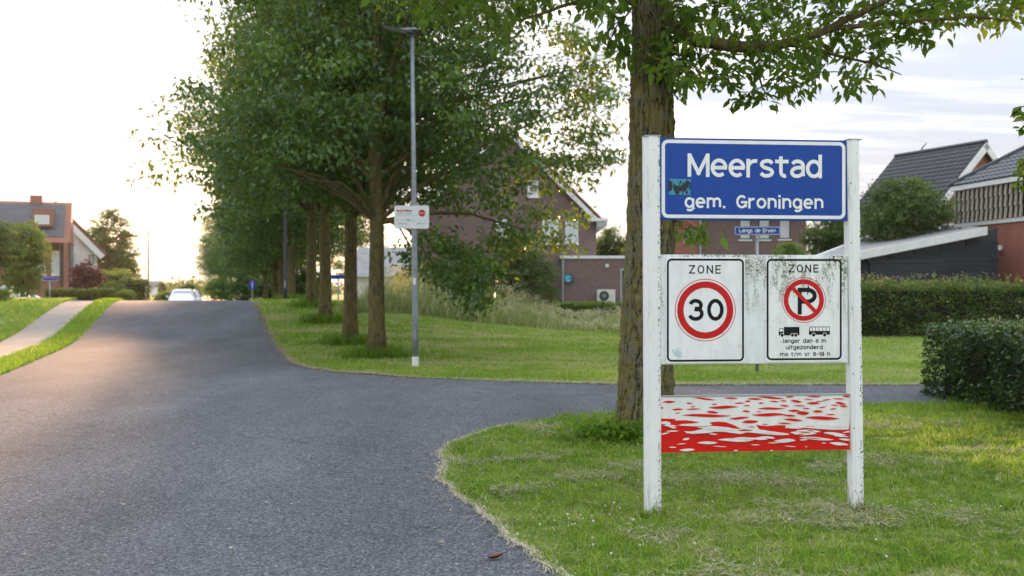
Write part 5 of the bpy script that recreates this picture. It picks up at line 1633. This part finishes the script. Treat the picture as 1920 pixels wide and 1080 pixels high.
quick('bush', 'paler bush at the pale far end of the tree row', 'bush', 415, 512, 566, 125, 60, M['light_leaf'], 130, 34, .3, seed=83, clump=.8)
quick('bush', 'low dark bush between the second lamp post and the fourth trunk', 'bush', 548, 512, 572, 58, 50, M['dark_leaf'], 120, 34, .16, seed=84, clump=.4)
quick('background_tree', 'leafy tree behind the pale house, filling the gap between the roadside trunks', 'tree', 655, 330, 520, 98, 130, M['dark_leaf'], 300, 40, .3, seed=91, clump=.9)
quick('small_tree', 'young light green tree in front of the orange brick house', 'tree', 42, 404, 558, 50, 104, M['light_leaf'], 260, 46, .14, seed=60, trunk_r=.10, clump=.42)
quick('small_tree', 'dark leaning tree cut off by the picture edge beside the young tree', 'tree', -22, 395, 520, 44, 110, M['dark_leaf'], 220, 44, .13, seed=61, trunk_r=.12, clump=.42)
quick('tall_tree', 'tall loose poplar behind the white house, sky showing through its crown', 'tree', 204, 392, 545, 96, 100, M['dark_leaf'], 170, 40, .30, seed=62, trunk_r=.22, clump=.75)
quick('tall_tree', 'slimmer tree top joined to the right side of the poplar', 'tree', 232, 446, 545, 99, 56, M['dark_leaf'], 90, 40, .30, seed=67, trunk_r=.16, clump=.7)
quick('copper_maple', 'dark red copper maple in the front garden of the white house', 'tree', 162, 488, 566, 66, 62, M['copper_leaf'], 170, 44, .16, seed=63, clump=.42)
quick('bush', 'rounded green bush at the bottom left behind the grassy bank', 'bush', -4, 530, 590, 38, 50, M['light_leaf'], 90, 40, .10, seed=64, clump=.3)
quick('bush', 'dome shaped bush beside the road beyond the crest', 'bush', 350, 530, 566, 128, 34, M['dark_leaf'], 90, 30, .3, seed=65, clump=.6)
quick('bush', 'low roadside bush left of the oncoming cars', 'bush', 313, 544, 568, 88, 44, M['light_leaf'], 80, 30, .22, seed=66, clump=.5)
quick('small_tree', 'tiny dark conifer far out in the field', 'tree', 304, 528, 556, 150, 9, M['dark_leaf'], 60, 24, .3, seed=68, clump=.4)
# sprigs at the right margin belong to a tree outside the picture
rng = np.random.default_rng(8)
mt_ = thing('roadside_tree', 'tree whose leafy twig tips just reach in at the right margin', 'tree', (6.2, 10.2, 0))
q_ = [P(1912, 212, 9.9), P(1916, 243, 9.9), P(1908, 205, 9.9), P(1912, 320, 9.8), P(1910, 345, 9.8), P(1916, 330, 9.8), P(1918, 300, 9.8), P(1925, 225, 9.9), P(1930, 330, 9.8), P(1945, 270, 9.9), P(1940, 240, 9.9), P(1950, 310, 9.9)]
mbt, tp_ = trunk_mb(4.6, .16, .05, 70, flare=.3)
cs_ = [tuple(p - Vector((6.2, 10.2, 0))) for p in q_] + [tuple(c) for c in crown_centers(150, 1.0, 1.5, 4.6, -.9) + np.array([.25, 0, 0])]
add_limbs(mbt, tp_, cs_[:12], 14, .03, 70, 1.8, .1); mbt.build('trunk', M['bark'], mt_, smooth=True)
p_, i_ = clumps(cs_, np.array([.06] * 12 + [.35] * (len(cs_) - 12)), 9, .8)
V, F, T = leaves(p_, .09, kind='ovate'); link_mesh('crown', np_mesh('crown', V, F, T), M['near_leaf'], mt_)

# far wooded edge of the fields
rng = np.random.default_rng(77)
cs_ = []
for i in range(420):
    y = rng.uniform(240, 330); uu = rng.uniform(-300, 2300)
    hh_ = rng.uniform(1.6, 4.6) * (1.25 if 395 < uu < 560 else 1.0) * (.7 + .5 * mnoise.noise((uu * .012, 3.0, 0)))
    for k_ in range(3): cs_.append(((uu - 960) / FPX * y + rng.normal(0, 1.6), y, abs(hh_ * rng.uniform(.2, 1))))
p_, i_ = clumps(np.array(cs_), 2.4, 26, .7); p_[:, 2] = np.maximum(p_[:, 2], .2)
V, F, T = leaves(p_, .9, kind='fold', width=.8)
tag(link_mesh('treeline', np_mesh('treeline', V, F, T), M['dark_leaf']), 'far wooded edge of the fields at the horizon', kind='stuff')
# a farm shed far out
q = P(256, 545, 225)
fh = thing('farm_shed', 'far grey farm building at the horizon left of the lone lamp', 'shed', (q.x - 5, 225, 0))
MB().box(0, 9, 0, 7, 0, 1.9).build('wall', M['render_white'], fh); MB().yz_prism([(-.4, 1.91), (7.4, 1.91), (3.5, 3.3)], -.3, 9.3).build('roof', M['slate'], fh)

# ---------------------------------------------------------------- grass
def patchy(X, Y, s=.5, seed=0):
    return np.array([mnoise.noise((x * s + seed, y * s * 1.6 - seed, seed * .7)) + .5 * mnoise.noise((x * s * 2.7, y * s * 3.1, seed + 5.0)) for x, y in zip(X, Y)])


def blades(X, Y, h, w, lean, tint, seg=2):
    n = len(X); Z = ground(X, Y) - .004
    a = rng.uniform(0, 2 * np.pi, n); d = np.stack([np.cos(a), np.sin(a), np.zeros(n)], 1)
    b = rng.uniform(0, 2 * np.pi, n); s = np.stack([np.cos(b), np.sin(b), np.zeros(n)], 1)
    base = np.stack([X, Y, Z], 1); h = h[:, None]; w = w[:, None]; lean = lean[:, None]
    up = np.array([0, 0, 1.0])
    m = base + up * h * .55 + d * lean * h * .30; tip = base + up * h * (1 - .35 * np.minimum(lean, 1.6) ** 1.0 * .6) + d * lean * h
    V = np.stack([base - s * w / 2, base + s * w / 2, m + s * w * .38, m - s * w * .38, tip], 1).reshape(-1, 3)
    k = np.arange(n)[:, None] * 5
    F = np.concatenate([k + np.array([0, 1, 2]), k + np.array([0, 2, 3]), k + np.array([3, 2, 4])], 0)
    return V, F, np.repeat(tint, 5)


def scatter(n, x0, x1, y0, y1):
    X = rng.uniform(x0, x1, n); Y = rng.uniform(y0, y1, n)
    k = is_grass(X, Y); return X[k], Y[k]


rng = np.random.default_rng(123)
VV, FF, TT = [], [], []


def put(V, F, T):
    off = sum(len(v) for v in VV); VV.append(V); FF.append(F + off); TT.append(T)


def flush(name, label, mat):
    global VV, FF, TT
    o = link_mesh(name, np_mesh(name, np.concatenate(VV), np.concatenate(FF), np.concatenate(TT)), mat)
    tag(o, label, kind='stuff'); VV, FF, TT = [], [], []
    return o


def in_view(X, Y, m=.35):
    return (np.abs(X) < Y * .515 + m)


# near verge under the sign: several distance bands, finer towards the camera
for y0, y1, dens, hh, ww in ((4.9, 7.0, 5200, .048, .0052), (7.0, 9.2, 3700, .052, .0062), (9.2, 11.6, 2500, .056, .0076), (11.6, 14.6, 1800, .062, .0092)):
    n = int(dens * (y1 - y0) * 10)
    X, Y = scatter(n, -1.0, 9.0, y0, y1); k = in_view(X, Y); X, Y = X[k], Y[k]
    pz = patchy(X, Y, .9, 1); pz2 = patchy(X, Y, 2.6, 4); pz3 = patchy(X, Y, .35, 9); pz4 = patchy(X, Y, 9.0, 2)
    kp = pz4 > -.42 + rng.normal(0, .12, len(X)); X, Y, pz, pz2, pz3, pz4 = X[kp], Y[kp], pz[kp], pz2[kp], pz3[kp], pz4[kp]
    edge = np.clip(1 - np.abs(X + SL * Y - TR) / .35, 0, 1)
    dry = sstep(.02, .46, pz2 * .6 + pz * .7)
    h = hh * rng.uniform(.55, 1.5, len(X)) * (1 + .55 * np.clip(pz, -.7, 1)) * (1 - .35 * dry) * (1 + .75 * np.clip(pz4, -.6, .9))
    tint = np.clip(.42 + .42 * pz4 + .26 * pz3 + .22 * pz2 + rng.normal(0, .22, len(X)), .0, .80)
    br = rng.uniform(size=len(X)); dead = br < (.045 + .36 * dry + .25 * edge); tint[dead] = rng.uniform(.82, 1, dead.sum())
    put(*blades(X, Y, h, ww * 1.25 * rng.uniform(.7, 1.3, len(X)), rng.uniform(.3, 1.8, len(X)), tint))
# long fresh tufts here and there
cx_, cy_ = scatter(170, -.6, 8, 5.2, 14)
for x, y in zip(cx_, cy_):
    n = rng.integers(8, 34); X = x + rng.normal(0, .05, n); Y = y + rng.normal(0, .05, n); k = is_grass(X, Y); X, Y = X[k], Y[k]; n = len(X)
    if n: put(*blades(X, Y, rng.uniform(.07, .15, n), rng.uniform(.004, .009, n), rng.uniform(.1, .7, n), np.clip(rng.normal(.66, .08, n), 0, .8)))
# tall growth round the big trunk and the hedge foot
for x, y, r, n, h0, h1 in ((1.18, 10.72, .24, 520, .08, .30), (1.75, 10.75, .34, 700, .08, .28), (.86, 10.72, .20, 240, .07, .24), (1.0, 11.5, .26, 60, .2, .50), (6.2, 14.3, .25, 500, .06, .2), (6.2, 13.2, .22, 400, .06, .2), (6.25, 15.1, .3, 500, .08, .22), (6.15, 12.2, .2, 300, .06, .2), (1.02, 7.15, .07, 60, .06, .16), (2.55, 7.3, .07, 50, .06, .14)):
    X = x + rng.normal(0, r, n); Y = y + rng.normal(0, r * .6, n); k = is_grass(X, Y); X, Y = X[k], Y[k]; n = len(X)
    put(*blades(X, Y, rng.uniform(h0, h1, n), rng.uniform(.005, .012, n), rng.uniform(.2, 1.3, n), np.clip(rng.normal(.30, .16, n), 0, .75)))
flush('grass', 'green lawn grass of the near verge with fresh tufts', M['grass'])
# broad weed leaves at the foot of the big trunk
n = 520; X = 1.05 + rng.normal(0, .27, n); Y = 10.62 + rng.normal(0, .13, n)
V, F, T = leaves(np.stack([X, Y, ground(X, Y) + rng.uniform(.03, .24, n)], 1), .085, droop=.1, width=.42, kind='ovate', tint=np.clip(rng.normal(.28, .14, n), 0, .7))
tag(link_mesh('weeds', np_mesh('weeds', V, F, T), M['grass']), 'dark broad leaved weeds at the foot of the big trunk', kind='stuff')
# clover leaves low in the lawn
X, Y = scatter(26000, -.8, 7, 5.2, 12); pz = patchy(X, Y, 1.3, 6); k = pz > .12; X, Y = X[k], Y[k]
c = np.stack([X, Y, ground(X, Y) + rng.uniform(.015, .05, len(X))], 1)
V, F, T = leaves(c, .022, droop=-.1, width=.9, kind='fold', tint=np.clip(rng.normal(.35, .12, len(X)), 0, .7), spread=.4)
tag(link_mesh('clover', np_mesh('clover', V, F, T), M['grass']), 'low clover leaves in the lawn', kind='stuff')
# straw: dry cut grass lying about in drifts and along the kerbless asphalt edge
def straws(X, Y, L, zj=.02, tint=None, wd=.0035, along=None):
    n = len(X); a = rng.uniform(0, np.pi, n) if along is None else along + rng.normal(0, .45, n)
    d = np.stack([np.cos(a), np.sin(a), rng.normal(0, .12, n)], 1); s = np.stack([-np.sin(a), np.cos(a), np.zeros(n)], 1)
    c = np.stack([X, Y, ground(X, Y) + .010 + rng.uniform(0, zj, n)], 1); L = L[:, None]; w = wd
    bend = s * rng.normal(0, .12, (n, 1)) * L
    V = np.stack([c - d * L / 2 - s * w, c - d * L / 2 + s * w, c + bend + s * w + np.array([0, 0, .004]), c + bend - s * w + np.array([0, 0, .004]), c + d * L / 2], 1).reshape(-1, 3)
    k = np.arange(n)[:, None] * 5
    F = np.concatenate([k + np.array([0, 1, 2]), k + np.array([0, 2, 3]), k + np.array([3, 2, 4])], 0)
    return V, F, np.repeat(np.clip(rng.normal(.5, .2, n), 0, 1) if tint is None else tint, 5)


X, Y = scatter(90000, -.9, 8, 5.2, 12.6); pz = patchy(X, Y, 1.1, 21) + .3 * patchy(X, Y, 4, 31); k = (pz > .36) | (rng.uniform(size=len(X)) < .02); X, Y = X[k], Y[k]
put(*straws(X, Y, rng.uniform(.05, .16, len(X)), .05, wd=.0019))
for (px, py, rx, ry, n) in ((1.9, 8.5, .6, .28, 480), (2.3, 8.2, .5, .2, 300), (1.1, 9.0, .35, .25, 260), (2.6, 7.2, 1.2, .45, 420), (3.6, 6.6, .9, .4, 300), (.6, 10.9, .35, .2, 180), (1.2, 8.2, .4, .2, 180), (1.75, 6.9, .5, .2, 220)):
    X = px + rng.normal(0, rx * .5, n); Y = py + rng.normal(0, ry * .5, n)
    put(*straws(X, Y, rng.uniform(.06, .2, n), .07, wd=.0016, tint=np.clip(rng.normal(.40, .28, n), 0, 1)))
# edge line of the near verge
e = NEAR[:9]; seg = np.diff(e, axis=0); cum = np.r_[0, np.cumsum(np.linalg.norm(seg, axis=1))]
pre = np.array([(TR - SL * y, y) for y in np.linspace(4.6, 8.6, 12)])
line = np.concatenate([pre, e[1:]]); sg = np.linalg.norm(np.diff(line, axis=0), axis=1); cum = np.r_[0, np.cumsum(sg)]
n = 3000; s_ = rng.uniform(0, 7.6, n); X = np.interp(s_, cum, line[:, 0]); Y = np.interp(s_, cum, line[:, 1])
off = rng.normal(.0, .020, n) * (1 + 1.2 * np.exp(-((s_ - 5.2) / .5) ** 2)) + .03 * np.sin(s_ * 7) * np.sin(s_ * 2.3)
put(*straws(X + off, Y + rng.normal(0, .03, n), rng.uniform(.03, .12, n), .018, wd=.0017, tint=np.clip(rng.normal(.8, .25, n), 0, 1), along=np.full(n, math.atan2(1, -SL))))
n = 260; s_ = rng.uniform(0, 8, n); X = np.interp(s_, cum, line[:, 0]) - np.abs(rng.normal(0, .16, n)); Y = np.interp(s_, cum, line[:, 1])
put(*straws(X, Y, rng.uniform(.03, .12, n), .004, wd=.0016))
# edge of the far verge, round the corner and up the main road
fl_ = np.concatenate([FAR[1:], np.array([(TR - SL * y, y) for y in np.linspace(25.6, 41.5, 20)])]); sg = np.linalg.norm(np.diff(fl_, axis=0), axis=1); cum = np.r_[0, np.cumsum(sg)]
n = 9000; s_ = rng.uniform(0, cum[-1], n); X = np.interp(s_, cum, fl_[:, 0]) + rng.normal(0, .05, n); Y = np.interp(s_, cum, fl_[:, 1]) + rng.normal(0, .05, n)
k = rng.uniform(size=n) < .35 + .65 * sstep(0, .5, patchy(X, Y, .6, 2) + .2); X, Y = X[k], Y[k]
put(*straws(X, Y, rng.uniform(.06, .2, len(X)), .03, wd=.006))
flush('straw', 'dry cut grass lying on the lawn and along the asphalt edge', M['straw'])

# far verge beyond the side road, the bank with the trees and the verge on the left
for x0, x1, y0, y1, dens, hh, ww in ((-7, 11, 16.5, 21, 900, .075, .012), (-9, 13, 21, 27, 480, .085, .016), (-12, 15, 27, 36, 230, .10, .024), (-16, 6, 36, 46, 120, .12, .032)):
    n = int(dens * (x1 - x0) * (y1 - y0)); X, Y = scatter(n, x0, x1, y0, y1); k = in_view(X, Y, .6) & (X + SL * Y > 0); X, Y = X[k], Y[k]
    pz = patchy(X, Y, .42, 3); pz2 = patchy(X, Y, 1.1, 8); dry = sstep(-.38, .26, pz + .45 * pz2)
    h = hh * rng.uniform(.5, 1.4, len(X)) * (1 - .35 * dry) * (1 + .4 * np.clip(pz2, -.8, 1))
    tint = np.clip(.60 + .22 * pz2 + rng.normal(0, .14, len(X)), .05, .82); dead = rng.uniform(size=len(X)) < .12 + .55 * dry; tint[dead] = rng.uniform(.80, .98, dead.sum())
    put(*blades(X, Y, h, ww * rng.uniform(.7, 1.3, len(X)), rng.uniform(.3, 1.4, len(X)), tint))
for x0, x1, y0, y1, dens, hh, ww, dryb in ((-12, -6.5, 13, 22, 700, .10, .013, 0), (-16, -9, 22, 32, 420, .11, .018, 0), (-19, -12, 32, 44, 260, .12, .026, 0)):
    n = int(dens * (x1 - x0) * (y1 - y0)); X, Y = scatter(n, x0, x1, y0, y1); t_l = X + SL * Y; k = in_view(X, Y, .8) & (t_l < 0); X, Y, t_l = X[k], Y[k], t_l[k]
    verge = t_l > -4.31; pz2 = patchy(X, Y, .9, 12); tint = np.clip(np.where(verge, .56, .60) + .2 * pz2 + rng.normal(0, .12, len(X)), .05, .8)
    dead = rng.uniform(size=len(X)) < np.where(verge, .03, .30 + .3 * pz2); tint[dead] = rng.uniform(.8, .95, dead.sum())
    h = hh * rng.uniform(.5, 1.4, len(X)) * np.where(verge, 1.05, .95 + .4 * (t_l < -5.5) * sstep(-6.4, -5.5, t_l))
    put(*blades(X, Y, h, ww * rng.uniform(.7, 1.3, len(X)), rng.uniform(.2, 1.1, len(X)), tint))
# darker tufts left by the mower at the foot of each row tree
for y in (23.6, 27.9, 33.2, 37.7, 44.5):
    for sx in (-.55, .55, 0):
        n = 420; x = {23.6: -3.21, 27.9: P(657, 0, 27.9).x, 33.2: P(610, 0, 33.2).x}.get(y, 4.1 - SL * y)
        X = x + sx * .7 + rng.normal(0, .26, n); Y = y - .2 + rng.normal(0, .28, n)
        put(*blades(X, Y, rng.uniform(.12, .42, n), rng.uniform(.010, .022, n), rng.uniform(.2, .9, n), np.clip(rng.normal(.24, .12, n), 0, .7)))
flush('grass', 'mown grass of the far verges with dark tufts round the trunks', M['grass'])

# tall reeds and flowering grass before the houses
rng = np.random.default_rng(321)
n = 15000; X = rng.uniform(-9, 5.4, n); Y = rng.uniform(35.5, 42.5, n); k = (X + SL * Y > 5.0 + .6 * (Y - 36)) & (Y > 35.9 + .28 * np.maximum(0, 1.5 - X) * 0 + 1.2 * np.sin(X * 1.3) * .4); X, Y = X[k], Y[k]
pz = patchy(X, Y, .5, 14); tall = (.58 + .75 * sstep(35.5, 40, Y)) * (1 - .55 * sstep(-.6, 2.4, X)) * (1 + .35 * np.clip(pz, -1, 1))
tint = np.clip(.45 + .3 * pz + rng.normal(0, .18, len(X)), 0, .75); dead = rng.uniform(size=len(X)) < .22; tint[dead] = rng.uniform(.75, 1, dead.sum())
put(*blades(X, Y, tall * rng.uniform(.5, 1.25, len(X)), rng.uniform(.02, .045, len(X)), rng.uniform(.1, .55, len(X)), tint))
k = rng.uniform(size=len(X)) < .10
c = np.stack([X[k], Y[k], ground(X[k], Y[k]) + tall[k] * 1.15], 1); pp, ii = clumps(c, .09, 6, 1.6)
put(*leaves(pp, .11, droop=.2, width=.3, kind='fold', tint=np.full(len(pp), .93)))
flush('tall_grass', 'tall flowering grass and reeds along the ditch before the houses', M['reed'])

# white clover heads
fl_pts = []
for x, y, r, n in ((.35, 6.9, .32, 26), (.75, 6.35, .22, 10), (4.6, 8.6, .8, 9), (5.2, 10.5, .9, 8), (3.6, 7.2, .9, 8), (1.6, 7.1, .7, 8)):
    fl_pts += [(x + rng.normal(0, r), y + rng.normal(0, r * .7)) for _ in range(n)]
mb = MB()
ico = bmesh.new(); bmesh.ops.create_icosphere(ico, subdivisions=1, radius=1); iv = [v.co.copy() for v in ico.verts]; if_ = [tuple(v.index for v in f.verts) for f in ico.faces]; ico.free()
for x, y in fl_pts:
    if not bool(is_grass(np.array([x]), np.array([y]))[0]): continue
    z = gz(x, y) + rng.uniform(.035, .055); s = rng.uniform(.0055, .010)
    mb.add([(x + v.x * s, y + v.y * s, z + v.z * s) for v in iv], if_); pass
tag(mb.build('clover_flowers', surf('clover_white', (.72, .64, .60), (.62, .48, .46), 90, .7)), 'small white clover heads dotted in the near grass', kind='stuff')

# fallen leaf on the road
q = Vector(((915 - 960) / FPX * 6.0, 6.0, 0))
lf = thing('fallen_leaf', 'curled brown fallen leaf lying on the asphalt near the grass edge', 'leaf', (q.x, q.y, .006), .5)
mb = MB(); nL = 9
for i in range(nL):
    u_ = i / (nL - 1); w_ = .028 * math.sin(math.pi * min(u_ * .93 + .05, 1)) ** .8
    z_ = .012 + .030 * (u_ - .4) ** 2 * 2
    mb.v += [(u_ * .11, -w_, z_ + .022 * w_ / .03), (u_ * .11, 0, z_ - .004), (u_ * .11, w_, z_ + .016 * w_ / .03)]
for i in range(nL - 1):
    for k_ in (0, 1): mb.f.append((i * 3 + k_, i * 3 + k_ + 1, i * 3 + k_ + 4, i * 3 + k_ + 3))
mb.build('blade', surf('dead_leaf', (.20, .075, .035), (.12, .05, .03), 40, .7, .5, 60), lf, smooth=True)
MB().tube([(0, 0, .015), (-.03, .004, .008), (-.055, .012, .004)], .0016, 5).build('stalk', surf('dead_stalk', (.24, .14, .07), rough=.7), lf)
# small dry bits on the asphalt
rng = np.random.default_rng(55)
bits = []
for i in range(70):
    y = rng.uniform(5.5, 17); x = rng.uniform(-.5 * y, 1.6 - SL * y)
    bits.append((x, y))
bx = np.array(bits); c = np.stack([bx[:, 0], bx[:, 1], np.full(len(bx), .012)], 1)
V, F, T = leaves(c, .035, droop=.0, width=.6, spread=.15, tint=rng.uniform(0, .7, len(bx)))
V[:, 2] = .008 + np.abs(V[:, 2] - .012) * .5
tag(link_mesh('leaf_litter', np_mesh('leaf_litter', V, F, T), M['straw']), 'small dry leaf scraps scattered on the asphalt', kind='stuff')
# ---------------------------------------------------------------- evening haze
hz_m = bpy.data.materials.new('haze'); hz_m.use_nodes = True
ht = NT(hz_m.node_tree); ht.n.clear()
ho = ht.new('ShaderNodeOutputMaterial'); hv = ht.new('ShaderNodeVolumePrincipled')
hv.inputs['Color'].default_value = (.95, .93, .90, 1)
hv.inputs['Density'].default_value = 0.00015
hv.inputs['Anisotropy'].default_value = 0.5
ht.link(hv.outputs[0], ho.inputs['Volume'])
tag(MB().box(-380, 380, -40, 345, -1.0, 42.0).build('haze', hz_m), 'thin warm evening haze lying over the fields', kind='stuff')

# prints made of many small marks, and the fine twigs, are one joined part each
for o_ in list(COL.objects):
    if o_.parent is not None and o_.name.split('.')[0] in ('red_waves', 'white_waves', 'twig', 'small_print', 'white_gaps', 'wheels'):
        o_['kind'] = 'stuff'
